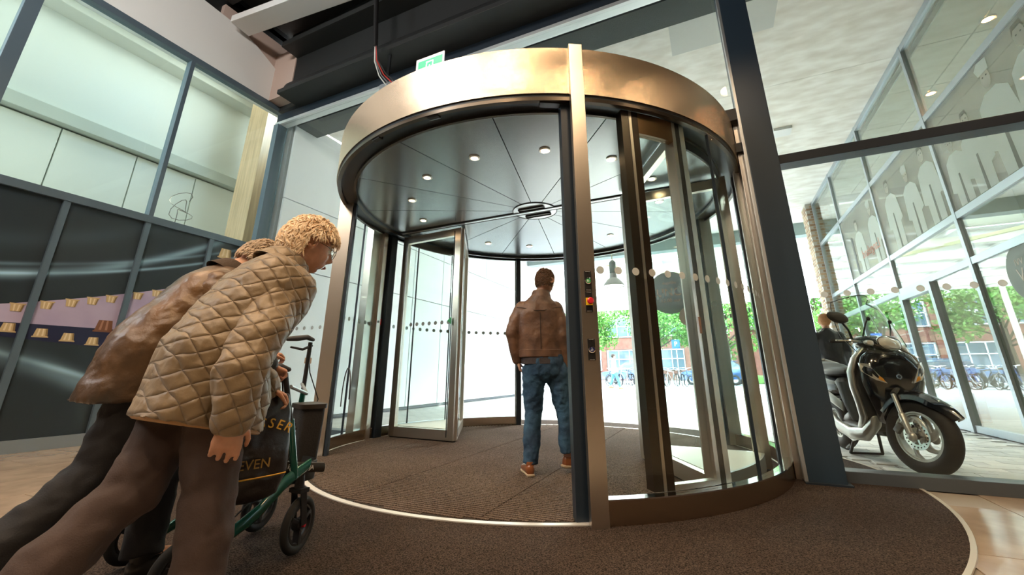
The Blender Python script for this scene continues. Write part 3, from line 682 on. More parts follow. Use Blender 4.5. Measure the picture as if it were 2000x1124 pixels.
# small red and green door stickers
q = empty('warning_sticker', (-4.05, 4.2, 1.42), 'small red warning sticker on the dark jamb left of the showcase wing', 'sticker')
pp_ = Vector((*pol(184, RO-.065), 1.45)); b = NB(); box(b, pp_.x, pp_.x+.004, pp_.y-.045, pp_.y+.045, 1.42, 1.50); obj('red_field', b, P('red sticker', (.55, .03, .04), .5), q)
b = NB(); box(b, pp_.x+.004, pp_.x+.005, pp_.y-.03, pp_.y+.01, 1.445, 1.475); obj('white_field', b, dotm, q)
q = empty('arrow_sticker', (-2.98, 4.45, 1.42), 'small green arrow sticker on the stile of the left showcase wing', 'sticker')
b = NB(); prism(b, [(-3.06, 4.506, 1.44), (-3.00, 4.506, 1.49), (-3.00, 4.506, 1.39)], (0, -.003, 0)); obj('green_field', b, GRN, q)

for k_, (dx, z_) in enumerate([(.06, 1.72), (.09, 1.50)]):
    b = NB(); M3 = Matrix((dd, nn_, Vector((0, 0, 1)))).transposed(); P_ = A_+dd*(.10+dx)+nn_*.010+Vector((0, 0, z_)); obox(b, P_, .10, .0008, .17, M3); q = obj('paper_notice', b, P('notice paper', (.72, .78, .80), .7), None, label=('upper' if k_ == 0 else 'lower')+' white paper notice on the glass left of the round lunch sticker', cat='notice')
    b = NB()
    for r_ in range(6): obox(b, P_+nn_*.0008+Vector((0, 0, .06-.02*r_))-dd*(.01*(r_ % 2)), .075-.02*(r_ % 2), .0006, .004, M3)
    obj('printed_line', b, P('grey print', (.2, .2, .22), .7), q, kind='stuff')
# ================================================================ OUTSIDE: passage under the concrete soffit
conc = P('trowelled concrete soffit', (.90, .88, .82), .8, vary=(2.4, .16, (.72, .68, .60), (1, 2.2, 1)), bump=(9, .25))
sof = empty('ceiling_passage', (0, 10, 5.45), kind='structure')
for x0, x1, y0, y1 in [(-6.6, 12, 4.9, 7.2), (-6.6, 12, 7.206, 15.4)]: obj('soffit_slab', box(NB(), x0, x1, y0, y1, 5.46, 5.75), conc, sof)
obj('patch_panel', box(NB(), .0, 1.35, 4.95, 5.75, 5.452, 5.46), P('smooth grey patch', (.60, .61, .57), .7), sof)
b = NB(); box(b, 1.66, 1.98, 8.72, 9.02, 5.405, 5.46, .006); obj('soffit_light', b, P('white fixture', (.75, .75, .73), .5), None, label='small square light fixture on the concrete soffit outside', cat='light fixture')
obj('concrete_lintel', box(NB(), -6.6, 12, 4.45, 4.9, 5.25, 5.75), P('dark rough concrete', (.10, .115, .11), .85, bump=(60, .5)), sof)
obj('edge_beam', box(NB(), -6.6, 12, 15.4, 15.8, 5.05, 5.75), P('green-grey edge beam', (.20, .25, .24), .6), sof)
# white panel wall on the left of the passage
wo = empty('wall_passage_left', (-6.6, 9, 0), kind='structure')
wp = P('perforated white panel', (.84, .87, .89), .40)
b = NB(); box(b, -6.78, -6.66, 4.4, 15.6, 0, 5.46); obj('backing_wall', b, P('grey backing', (.3, .32, .33), .7), wo)
y = 4.45
while y < 15.4:
    for z0, z1 in ((.06, 2.58), (2.59, 3.80), (3.81, 5.44)):
        obj('wall_panel', box(NB(), -6.66, -6.62, y+.006, min(y+1.24, 15.5)-.006, z0+.004, z1-.004, .002), wp, wo)
    y += 1.25
obj('plinth', box(NB(), -6.66, -6.60, 4.4, 15.5, 0, .055), P('dark plinth', (.10, .11, .12), .6), wo)
# right-hand glass shopfront along X = 3.13
sf = empty('window_2', (3.13, 9, 0), kind='structure')
gm = P('grey shopfront frame', (.42, .47, .50), .32, .5)
XS = 3.13
for y in (4.62, 7.0, 9.35, 11.6, 13.55): obj('mullion', box(NB(), XS-.03, XS+.06, y-.035, y+.035, 0, 5.46, .003), gm, sf)
for z in (.05, 2.13, 2.74, 4.19, 5.41): obj('transom', box(NB(), XS-.025, XS+.05, 4.4, 13.6, z-.045, z+.045, .003), gm, sf)
ys = [4.655, 6.965, 7.035, 9.315, 9.385, 11.565, 11.635, 13.515]
for i in range(0, 8, 2):
    for z0, z1 in ((.095, 2.085), (2.175, 2.695), (2.785, 4.145), (4.235, 5.365)):
        obj('pane', box(NB(), XS, XS+.01, ys[i], ys[i+1], z0, z1), glassm, sf)
sd = empty('door_1', (XS, 8.75, 0), kind='structure')
for y in (8.16, 9.27): obj('door_stile', box(NB(), XS-.05, XS+.05, y-.045, y+.045, 0, 2.09, .003), gm, sd)
obj('door_top', box(NB(), XS-.05, XS+.05, 8.2, 9.23, 1.97, 2.09, .003), gm, sd); obj('door_bottom', box(NB(), XS-.05, XS+.05, 8.2, 9.23, .01, .16, .003), gm, sd)
b = NB(); tube(b, [(XS-.05, 9.13, 1.02), (XS-.11, 9.13, 1.02), (XS-.11, 9.0, 1.02)], .011, 8); obj('door_handle', b, chrome, sd)
# print of bakers on the upper shop glass
mu = empty('mural_film', (XS, 8, 2.8), 'sepia photo film of bakers in white on the upper shop glass', 'window film')
sep = P('sepia film', (.42, .41, .35), .6, alpha=.34, vary=(1.6, .35)); pale = P('pale printed cloth', (.66, .70, .64), .7, alpha=.42); skt = P('printed faces', (.45, .44, .37), .7, alpha=.6); dks = P('printed shadow', (.2, .2, .16), .7, alpha=.4)
obj('film', box(NB(), XS-.012, XS-.008, 4.66, 11.56, 2.79, 4.14), sep, mu)
def prn(ps, m, nm, d): b = NB(); prism(b, [(XS-d, y, z) for y, z in ps], (-.0012, 0, 0)); obj(nm, b, m, mu)
def circ(y, z, ry, rz, n=16): return [(y+ry*math.cos(2*PI*k/n), z+rz*math.sin(2*PI*k/n)) for k in range(n)]
for i, (y, h, s, capd) in enumerate([(5.0, 3.98, 1.12, False), (5.62, 3.93, 1.1, True), (6.18, 3.72, .95, False), (6.62, 3.62, .85, True), (7.35, 3.85, 1.0, False), (7.95, 3.78, .95, True), (8.7, 3.9, 1.0, False), (9.7, 3.85, 1.0, True), (10.6, 3.8, 1.0, False)]):
    prn([(y-.10*s, h-.17*s), (y+.10*s, h-.17*s), (y+.24*s, h-.26*s), (y+.30*s, h-.72*s), (y+.20*s, h-.75*s), (y+.19*s, 2.80), (y-.19*s, 2.80), (y-.20*s, h-.70*s), (y-.30*s, h-.66*s), (y-.24*s, h-.26*s)], pale, 'printed_figure', .013)
    prn(circ(y, h-.03*s, .075*s, .105*s), skt, 'printed_face', .0145)
    if capd: prn([(y-.085*s, h+.03*s), (y+.085*s, h+.03*s), (y+.12*s, h+.12*s), (y+.05*s, h+.17*s), (y-.10*s, h+.15*s)], pale, 'printed_cap', .016)
    else: prn([(y-.082*s, h+.01*s), (y-.05*s, h+.05*s), (y+.05*s, h+.05*s), (y+.082*s, h+.01*s), (y+.06*s, h+.10*s), (y-.06*s, h+.10*s)], dks, 'printed_hair', .016)
    for dx in (-.03, .03): prn(circ(y+dx*s, h-.01*s, .012*s, .008*s, 8), dks, 'printed_eye', .016)
    prn([(y-.02*s, h-.5*s), (y+.02*s, h-.5*s), (y+.03*s, 2.8), (y-.03*s, 2.8)], dks, 'printed_fold', .0145)
red_t = P('red-brown lettering', (.30, .07, .03), .5); gry_t = P('dark lettering', (.10, .10, .09), .6)
lt = empty('glass_lettering', (XS, 10, 3), 'dark handwritten lettering on the far shop glass', 'lettering')
TMr = lambda y, z: basis((XS-.018, y, z), (0, 1, 0), (0, 0, 1))
text('Langeland', .26, TMr(10.1, 3.13), red_t, lt); text('J', 1.0, TMr(11.05, 3.25), gry_t, lt)
ds = empty('window_sticker_2', (XS, 6.15, 1.5), 'big round grey-green sticker on the shop glass at the right edge', 'sticker')
ds.name = 'window_sticker.001'
b = NB(); lathe(b, [(.31, 0), (.31, .002)], (XS-.012, 6.10, 1.80), (-1, 0, 0), 40); obj('disc', b, P('olive sticker', (.16, .17, .13), .5), ds)
b = NB(); lathe(b, [(.155, 0), (.155, .002)], (XS-.012, 6.03, 1.44), (-1, 0, 0), 32); obj('small_disc', b, P('pink-brown sticker', (.36, .27, .22), .5), ds)
TM2 = lambda dz, dy=0: basis((XS-.0145, 6.16+dy, 1.80+dz), (0, 1, 0), (0, 0, 1))
lg = P('light lettering', (.55, .45, .34), .5)
text('VVI', .10, TM2(.12), lg, ds); text('V', .2, TM2(-.02, .03), lg, ds); text('15', .08, TM2(-.16), lg, ds)
# second transparency dots row is on window_1; shop interior
sh = empty('wall_shop', (7, 9, 0), kind='structure')
obj('back_wall', box(NB(), 7.4, 7.5, 4.4, 14, 0, 5.4), P('shop wall', (.55, .50, .42), .7), sh)
obj('end_wall', box(NB(), 3.57, 7.4, 13.9, 14.0, 0, 5.4), P('shop end wall', (.6, .58, .52), .7), sh)
obj('shop_floor', box(NB(), 3.2, 7.4, 4.4, 13.55, -.005, .01), P('shop floor', (.40, .33, .27), .4), sh)
ctile = P('ceiling tile', (.66, .67, .62), .8)
for i in range(7):
    for j in range(7): obj('ceiling_tile', box(NB(), 3.25+.6*i+.01, 3.85+.6*i-.01, 4.45+1.2*j+.01, 5.65+1.2*j-.01, 5.30, 5.33), ctile, sh)
obj('grid_plate', box(NB(), 3.2, 7.45, 4.4, 13.55, 5.335, 5.36), P('grid grey', (.3, .31, .29), .7), sh)
for (x, y) in ((3.9, 5.2), (3.9, 6.6), (3.9, 8.3), (5.1, 6.0), (5.1, 8.4)):
    e = empty('shop_downlight', (x, y, 5.29), None, None)
    tag(e, {(3.9, 5.2): 'recessed shop ceiling downlight nearest the entrance facade', (3.9, 6.6): 'second recessed shop downlight along the glass front', (3.9, 8.3): 'third recessed shop downlight, above the glass door', (5.1, 6.0): 'recessed downlight deeper in the shop, nearer the entrance', (5.1, 8.4): 'recessed downlight deeper in the shop, farther back'}[(x, y)], 'downlight', 'recessed downlights in the shop ceiling')
    b = NB(); lathe(b, [(.06, 5.285), (.085, 5.288), (.085, 5.30), (.06, 5.30)], (x, y, 0), n=20, cap=False); obj('trim_ring', b, alu, e)
    b = NB(); lathe(b, [(.002, 5.296), (.06, 5.296)], (x, y, 0), n=20); obj('lens', b, lampe, e)
# bread shelf inside the shop
bs_ = empty('bread_shelf', (3.75, 10.4, 0), 'tall dark bakery shelf with glass side and wooden base inside the shop', 'shelf')
wdm = P('orange wood', (.50, .28, .10), .45, vary=(4, .3, None, (1, 1, 6)))
obj('cabinet_base', box(NB(), 3.4, 3.9, 9.6, 11.2, .01, .95, .005), wdm, bs_)
for y in (9.62, 10.4, 11.18): obj('upright', box(NB(), 3.4, 3.44, y-.02, y+.02, .95, 2.02), black, bs_); 
for z in (.97, 1.22, 1.48, 1.74, 2.0): obj('shelf_board', box(NB(), 3.4, 3.88, 9.6, 11.2, z-.012, z+.012), wdm if z > 1.9 else alu, bs_)
brd = P('bread crust', (.45, .20, .06), .7, bump=(30, .3))
b = NB(); ell(b, (0, 0, .04), (.07, .11, .045), None); lf = obj('bread_loaf', b, brd, None, True, label='brown loaf of bread on the bakery shelf', cat='bread', group='loaves on the bakery shelf', org=(0, 0, 0))
k = 0
for z in (.982, 1.232, 1.492):
    for y in (9.78, 10.05, 10.62, 10.9):
        loc = (3.62, y, z+.006)
        if k == 0: lf.location = loc
        else: c_ = lf.copy(); C.objects.link(c_); c_.location = loc
        (lf if k == 0 else c_)['label'] = 'brown loaf on the %s bakery shelf, %s from the shop door' % ({.982: 'lowest', 1.232: 'middle', 1.492: 'upper'}[z], {9.78: 'first', 10.05: 'second', 10.62: 'third', 10.9: 'fourth'}[y])
        k += 1
# brick pier at the end of the shopfront, real bricks near the visible faces
bp = empty('brick_pier', (3.18, 13.95, 0), 'yellow-brown brick pier at the far end of the shopfront', 'pier')
obj('mortar_core', box(NB(), 2.96, 3.55, 13.62, 14.2, 0, 5.44), P('mortar', (.50, .46, .40), .9), bp)
bmats = [P('brick %d' % i, c, .85, bump=(40, .3)) for i, c in enumerate([(.40, .27, .17), (.50, .36, .23), (.33, .21, .13)])]
bpro = []
for m in bmats:
    q = NB(); box(q, -.102, .102, -.05, .05, -.028, .028, .003); bpro.append(obj('brick', q, m, bp)); bpro[-1].data.transform(Matrix.Translation(WL[bp]))
us = set(); cnt = 0
def put_brick(loc, rot):   # brick meshes are kept in the pier's frame
    global cnt
    c = random.choice([0, 1, 1, 2]); loc = Vector(loc)-WL[bp]
    if c not in us: us.add(c); o = bpro[c]; o.location = loc
    else: o = link_copy(bpro[c], bp, loc)
    o.rotation_euler = (0, 0, rot); cnt += 1
for r in range(68):
    z = .035+.0795*r
    for j in range(2): put_brick((3.0, 13.74+.215*j+.10*(r % 2), z), PI/2)
    for j in range(2): put_brick((3.07+.215*j+.08*(r % 2), 13.66, z), 0)
rc = empty('round_column', (3.0, 17.2, 0), 'round white concrete column behind the brick pier', 'column')
b = NB(); cyl(b, (2.95, 17.0, .02), (2.95, 17.0, 5.06), .27, 32); obj('shaft', b, P('white painted concrete', (.80, .78, .72), .6), rc, True)
b = NB(); lathe(b, [(.30, 5.04), (.30, 5.08)], (2.95, 17.0, 0)); obj('collar', b, whitem, rc)
# glazed steel canopy beyond the soffit
cn = empty('glazed_canopy', (0, 22, 5.0), 'white steel canopy with skylight panels and yellowish beams over the square', 'canopy')
wst = P('cream steel', (.70, .68, .56), .5); skp = MILK('milky skylight')
for y in (16.4, 18.8, 21.2, 23.6, 26.0, 28.4): obj('cross_beam', box(NB(), -16, 13, y-.12, y+.12, 4.98, 5.26), wst, cn)
for i in range(13): obj('rafter', box(NB(), -16+2.4*i-.06, -16+2.4*i+.06, 16.3, 28.5, 5.27, 5.40), whitem, cn)
for j, y in enumerate((16.4, 18.8, 21.2, 23.6, 26.0)):
    for i in range(12): obj('skylight_panel', box(NB(), -16+2.4*i+.25, -16+2.4*i+2.15, y+.5, y+1.9, 5.41, 5.44), skp, cn)
b = NB()
for j, y in enumerate((16.4, 18.8, 21.2, 23.6, 26.0)):
    for i in range(12):
        x0 = -16+2.4*i; x1 = x0+2.4
        for a in ((x0, x0+.25, y, y+2.4), (x1-.25, x1, y, y+2.4), (x0+.25, x1-.25, y, y+.5), (x0+.25, x1-.25, y+1.9, y+2.4)): box(b, *a, 5.41, 5.45)
obj('roof_deck', b, whitem, cn, kind='stuff')
obj('fascia', box(NB(), -16, 13, 28.5, 28.65, 4.85, 5.55), whitem, cn)
for x in (-14, -7, 6, 12): b = NB(); cyl(b, (x, 28.0, 0), (x, 28.0, 5.0), .11, 16); obj('canopy_post', b, wst, cn, True)
for x in (-9.5, -3.5, 2.5): b = NB(); bar(b, (x, 16.4, 5.0), (x+4, 21.2, 5.0), .12, .10); obj('diagonal_brace', b, P('yellow-green steel', (.55, .52, .28), .5), cn)
# industrial pendant lamps
def pendant(loc, label, s=1.0):
    x, y, z = loc; e = empty('pendant_lamp', loc, label, 'lamp')
    b = NB(); lathe(b, [(.045*s, .26*s), (.06*s, .25*s), (.07*s, .16*s), (.12*s, .12*s), (.19*s, .03*s), (.205*s, 0), (.195*s, 0), (.18*s, .03*s), (.10*s, .11*s)], loc, n=28, cap=False); obj('lamp_shade', b, P('grey enamel', (.42, .44, .42), .35, .5), e, True)
    b = NB(); lathe(b, [(.04*s, .25*s), (.062*s, .26*s), (.062*s, .46*s), (.03*s, .50*s)], loc, n=20); obj('ballast_housing', b, P('grey-green housing', (.20, .24, .22), .5), e, True)
    b = NB(); lathe(b, [(.01, .015*s), (.17*s, .015*s)], loc, n=24); obj('lens', b, P('lamp lens', (.9, .9, .85), .3, emit=((1, .98, .92), 2.5)), e)
    light('pendant_beam', 'SPOT', (x, y, z-.02), 850, (1, .97, .90), .12, target=(x, y, 0), spot=150)
    b = NB(); cyl(b, (x, y, z+.49*s), (x, y, 5.0 if y > 16 else 5.46), .012, 6); obj('suspension_cable', b, P('cream cable', (.6, .56, .42), .6), e)
pendant((-1.92, 9.6, 2.72), 'grey enamel pendant lamp hanging outside between the man and the front pillar', 1.25)
pendant((-1.95, 13.2, 2.92), 'grey enamel pendant lamp right of the front pillar with its buttons', 1.1)
pendant((-1.2, 9.5, 2.72), 'grey enamel pendant lamp behind the dark round sticker', 1.2)
# sunlit square: second building across, trees, cars, bicycles
tk = P('bark', (.09, .065, .045), .9, bump=(14, .6))
leafm = [P('leaf green %d' % i, c, .6, vary=(3, .35)) for i, c in enumerate([(.14, .34, .05), (.22, .44, .08), (.09, .26, .04)])]
for m in leafm: m.node_tree.nodes['Principled BSDF'].inputs['Transmission Weight'].default_value = 0
def tree(x, y, h, cr_, label, seed, cz=None, n=7000, ls=.26):
    rnd = random.Random(seed); e = empty('street_tree', (x, y, 0), label, 'tree')
    b = NB(); tube(b, [(x, y, -.05), (x+.05, y, h*.3), (x-.05, y+.05, h*.62)], [.20, .15, .09], 12)
    obj('trunk', b, tk, e, True); tips = []
    b = NB()
    for k in range(16):
        a = rnd.uniform(0, 2*PI); z0 = h*rnd.uniform(.28, .6); r = cr_*rnd.uniform(.5, .95)
        p0 = Vector((x, y, z0)); p2 = Vector((x+r*math.cos(a), y+r*math.sin(a), z0+h*rnd.uniform(-.02, .3))); p1 = (p0+p2)/2+Vector((0, 0, .3))
        tube(b, [p0, p1, p2], [.07, .045, .015], 6); tips += [p2, p1*.4+p2*.6]
    obj('branch', b, tk, e, kind='stuff')
    tips += [Vector((x, y, h*.85)), Vector((x, y, h*.7)), Vector((x+.6, y, h*.78))]
    vs, fs, mi = [], [], []
    cl = [(t+Vector((rnd.uniform(-.5, .5), rnd.uniform(-.5, .5), rnd.uniform(-.5, .5))), rnd.uniform(.5, 1.05)) for t in tips for _ in range(2)]
    for k in range(n):
        c, r = rnd.choice(cl); d = Vector((rnd.gauss(0, 1), rnd.gauss(0, 1), rnd.gauss(0, .8))).normalized()*r*rnd.uniform(.5, 1)**.5
        p = c+d; u = Vector((rnd.uniform(-1, 1), rnd.uniform(-1, 1), rnd.uniform(-1, 1))).normalized(); v = u.cross(Vector((rnd.uniform(-1, 1), rnd.uniform(-1, 1), rnd.uniform(-1, 1)))).normalized()
        s = ls*rnd.uniform(.6, 1.2); i0 = len(vs); vs += [p-u*s*.5, p+v*s*.3, p+u*s*.5, p-v*s*.3]; fs.append((i0, i0+1, i0+2, i0+3)); mi.append(rnd.choice([0, 0, 1, 2]))
    me = bpy.data.meshes.new('foliage'); me.from_pydata([q-Vector((x, y, 0)) for q in vs], [], fs)
    for m in leafm: me.materials.append(m)
    me.polygons.foreach_set('material_index', mi)
    o = bpy.data.objects.new('foliage', me); C.objects.link(o); o.parent = e; o['kind'] = 'stuff'
tree(-4.2, 36.0, 8.6, 3.3, 'leafy green street tree just right of the front pillar', 1)
tree(1.0, 36.5, 8.8, 3.4, 'broad green street tree seen through the right drum glass', 2)
tree(7.0, 35.5, 8.4, 3.0, 'green street tree beside the round white column', 3)
tree(-17, 36, 8.5, 3.2, 'street tree at the far left of the square', 4)
tree(13.5, 35, 9, 3, 'street tree behind the brick pier', 5)
tree(-10.5, 36.5, 8.0, 3.0, 'smaller street tree behind the bicycles', 6)
# building across the square
bd = empty('office_building', (0, 46, 0), 'long pale office building with window bands across the square', 'building')
pal = P('pale facade', (.62, .62, .60), .7); brk = P('red-brown brick facade', (.26, .11, .075), .85, vary=(3, .3)); wfr = P('white window frame', (.75, .76, .76), .5); wgl = P('window glass', (.10, .14, .17), .08, spec=.8)
obj('wall', box(NB(), -32, 32, 46, 52, 0, 11), pal, bd); obj('roof_edge', box(NB(), -32.2, 32.2, 45.8, 52, 11, 11.4), P('grey roof edge', (.3, .3, .3), .7), bd)
obj('lower_wall', box(NB(), -32, 32, 45.92, 46, 0, 1.0), brk, bd); obj('brick_band', box(NB(), -32, 32, 45.92, 46, 3.1, 4.3), brk, bd)
for i in range(16): obj('pilaster', box(NB(), -32+4.2*i, -31.5+4.2*i, 45.75, 46, 0, 11), brk, bd)
wproto = None
def window(x, z0, z1, wd):
    f_ = obj('window', box(NB(), x, x+wd, 45.86, 45.95, z0, z1), wgl, bd)
    b = NB()
    for a in (0, .33, .66, 1): box(b, x+wd*a-.04, x+wd*a+.04, 45.80, 45.87, z0, z1)
    for a in (0, .55, 1): box(b, x-.04, x+wd+.04, 45.80, 45.87, z0+(z1-z0)*a-.04, z0+(z1-z0)*a+.04)
    obj('window_frame', b, wfr, f_)
for i in range(15):
    for z0, z1 in ((1.0, 3.0), (4.4, 6.4), (7.6, 9.6)): window(-31.3+4.2*i, z0, z1, 3.4)
hb = empty('low_house', (4, 41, 0), 'low red-brown brick building with white windows behind the round column', 'building')
obj('wall', box(NB(), 3.0, 16, 41, 45, 0, 4.2), brk, hb); obj('roof', box(NB(), 2.8, 16.2, 40.7, 45, 4.2, 4.7), P('dark roof trim', (.08, .05, .05), .7), hb)
for i in range(4):
    f_ = obj('window', box(NB(), 4.0+3*i, 6.2+3*i, 40.93, 40.99, 1.1, 2.9), wgl, hb); b = NB()
    for a in (0, .5, 1): box(b, 4+3*i+2.2*a-.05, 4+3*i+2.2*a+.05, 40.88, 40.94, 1.1, 2.9)
    for a in (0, 1): box(b, 3.95+3*i, 6.25+3*i, 40.88, 40.94, 1.1+1.8*a-.05, 1.1+1.8*a+.05)
    obj('window_frame', b, wfr, f_)
obj('hedge', box(NB(), -1.5, 6, 34.0, 34.8, 0, .55), P('grass verge', (.10, .22, .05), .9, bump=(20, 1)), None, label='low green hedge strip behind the parked blue car', cat='hedge')
remesh(bpy.data.objects['hedge'], .12, 1, [(.3, .15)])
# bicycles
def bicycle(col):
    e = empty('bicycle', (0, 0, 0)); fm = P('bike paint', col, .35, .2)
    for y in (-.54, .54):
        b = NB(); torus(b, (0, y, .34), (1, 0, 0), .32, .018, 28, 6); q = obj('wheel', b, rubber, e, True)
        b = NB()
        for k in range(12): a = k*PI/6; cyl(b, (0, y, .34), (0, y+.31*math.cos(a), .34+.31*math.sin(a)), .003, 4)
        obj('spokes', b, chrome, q)
    b = NB()
    for a, c_ in [((0, -.54, .34), (0, -.12, .30)), ((0, -.12, .30), (0, -.28, .85)), ((0, -.28, .80), (0, .34, .86)), ((0, -.12, .30), (0, .36, .75)), ((0, .32, .92), (0, .54, .34)), ((0, -.54, .34), (0, -.26, .74))]: cyl(b, a, c_, .018, 8)
    obj('frame', b, fm, e, True)
    b = NB(); tube(b, [(-.28, .16, 1.02), (-.24, .28, 1.05), (0, .32, 1.0), (.24, .28, 1.05), (.28, .16, 1.02)], .013, 8); cyl(b, (0, .32, .9), (0, .32, 1.01), .014, 8); obj('handlebar', b, chrome, e, True)
    b = NB(); loft(b, [((0, -.42, .92), (.07, 0, 0), (0, 0, .03)), ((0, -.28, .92), (.06, 0, 0), (0, 0, .03)), ((0, -.14, .92), (.02, 0, 0), (0, 0, .02))], 12); obj('saddle', b, black, e, True)
    b = NB(); cyl(b, (-.11, -.12, .20), (.11, -.12, .40), .012, 6); obj('crank', b, chrome, e)
    b = NB(); torus(b, (0, -.54, .34), (1, 0, 0), .36, .012, 14, 4, ry=.03, a0=-30, a1=170); obj('mudguard', b, black, e); b = NB(); box(b, -.05, .05, -.82, -.35, .72, .735); obj('carrier', b, black, e)
    return e
bk = [bicycle(c) for c in [(.02, .02, .025), (.03, .08, .25), (.35, .35, .36)]]
spots = [(-5.9, 27.2, 70), (-5.5, 26.4, 80), (-5.1, 26.9, 65), (-4.7, 26.3, 84), (-4.2, 26.8, 75), (-3.8, 26.4, 60), (-3.3, 26.9, 88), (-2.9, 26.3, 72), (-2.4, 26.8, 66), (-1.9, 26.4, 80), (-1.4, 26.9, 70), (-.9, 26.4, 85), (4.3, 24.5, 60), (4.9, 25.0, 75), (5.5, 24.6, 82), (6.1, 25.1, 66), (-8.5, 22.9, 70), (-9.2, 22.3, 80), (-10, 22.8, 62), (-10.8, 22.4, 75)]
for i, (x, y, a) in enumerate(spots):
    o = bk[i] if i < 3 else copy_tree(bk[i % 3], (0, 0, 0))
    o.location = (x, y, 0); o.rotation_euler = (0, 0, R_(a+90)); o['category'] = 'bicycle'; o['group'] = 'bicycles parked on the square'
    col_ = ['black', 'dark blue', 'silver'][i % 3]; ORD = ['first', 'second', 'third', 'fourth', 'fifth', 'sixth', 'seventh', 'eighth', 'ninth', 'tenth', 'eleventh', 'twelfth']
    o['label'] = '%s bicycle, %s from the left in the %s' % ((col_, ORD[i], 'long row across the square') if i < 12 else (col_, ORD[i-12], 'short row behind the shopfront') if i < 16 else (col_, ORD[19-i], 'short row far left'))
def car(x, y, rz, col, label, s=1):
    e = empty('car', (x, y, 0), label, 'car'); M = Matrix.Translation((x, y, 0)) @ Matrix.Rotation(rz, 4, 'Z') @ Matrix.Scale(s, 4)
    pm_ = P('car paint', col, .25, .3, coat=.8)
    prof = [(-2.0, .35), (-2.02, .75), (-1.85, .92), (-1.75, .98), (1.05, .95), (1.85, .80), (2.0, .62), (2.0, .30)]
    b = NB(); R = []
    for xx, k in ((-.84, .93), (-.80, 1), (.80, 1), (.84, .93)): R.append([Vector((xx, yy*k, .3+(zz-.3)*(.96 if k < 1 else 1))) for yy, zz in prof])
    rings(b, R); obj('body', b, pm_, e, True, xf=M)
    b = NB(); R = []
    for xx, zz_, ya, yb_ in ((-.74, .96, -1.8, 1.0), (-.62, 1.42, -1.45, .25), (.62, 1.42, -1.45, .25), (.74, .96, -1.8, 1.0)): R.append([Vector((xx, ya, .94)), Vector((xx, ya*.86 if zz_ > 1 else ya, zz_)), Vector((xx, yb_, zz_)), Vector((xx, yb_+.1, .94))])
    rings(b, R); obj('cabin_glass', b, wgl, e, xf=M)
    b = NB(); box(b, -.62, .62, -1.45, .22, 1.41, 1.46, .03); obj('roof', b, pm_, e, xf=M)
    for xx in (-.78, .78):
        for yy in (-1.25, 1.28):
            b = NB(); torus(b, (xx, yy, .32), (1, 0, 0), .24, .085, 24, 8); q = obj('wheel', b, rubber, e, True, xf=M)
            b = NB(); lathe(b, [(.02, .06), (.18, .04), (.19, -.04), (.02, -.06)], (xx, yy, .32), (1, 0, 0), 16); obj('wheel_rim', b, alu, q, xf=M)
    for xx in (-.6, .6):
        b = NB(); ell(b, (xx, 1.92, .68), (.18, .08, .09), seg=10); obj('headlamp', b, P('lamp glass', (.8, .8, .8), .1), e, xf=M); b = NB(); ell(b, (xx, -1.98, .75), (.12, .05, .12), seg=10); obj('tail_lamp', b, P('tail red', (.4, .01, .01), .2), e, xf=M)
car(-.1, 31.0, R_(82), (.03, .08, .20), 'small dark blue hatchback parked behind the right drum glass')
car(-5.6, 31.6, R_(88), (.04, .10, .22), 'blue-grey parked car behind the row of bicycles')
car(7.5, 30.0, R_(85), (.5, .5, .52), 'silver parked car beyond the brick pier')
sp_ = empty('parking_sign', (-2.2, 30, 0), 'blue square parking sign on a grey post on the square', 'sign')
b = NB(); cyl(b, (-2.2, 30, 0), (-2.2, 30, 2.9), .03, 8); obj('post', b, alu, sp_); b = NB(); box(b, -2.45, -1.95, 29.95, 29.965, 2.3, 2.85, .02); obj('sign_plate', b, P('traffic blue', (.02, .12, .5), .4), sp_)
text('P', .42, basis((-2.2, 29.945, 2.57), (1, 0, 0), (0, 0, 1)), WHT, sp_)
# ================================================================ SCOOTER (own frame: y forward, x to its right side, z up)
hx, hy = .22, -.9755
fx, fy = 1.47, 4.72
MS = Matrix(((hy, hx, 0, fx-.65*hx), (-hx, hy, 0, fy-.65*hy), (0, 0, 1, 0), (0, 0, 0, 1)))
sco = empty('motor_scooter', (fx-.65*hx, fy-.65*hy, 0), 'glossy black motor scooter with silver trim and tall windscreen parked outside the right window', 'scooter')
gb = P('gloss black paint', (.006, .008, .012), .12, coat=1.0, spec=.7); slv = P('silver plastic', (.42, .42, .39), .32, .6); grp = P('dark grey plastic', (.05, .052, .05), .5); seatm = P('dark vinyl seat', (.045, .045, .042), .45)
clr = P('clear lamp lens', (.75, .74, .68), .08, .3, coat=1); amb = P('amber lens', (.7, .32, .05), .2)
hubm = P('cast wheel silver', (.50, .50, .47), .35, .7)
def S(name, b, m, par=None, smooth=True, **k): return obj(name, b, m, par or sco, smooth, xf=MSX, **k)
MSX = MS
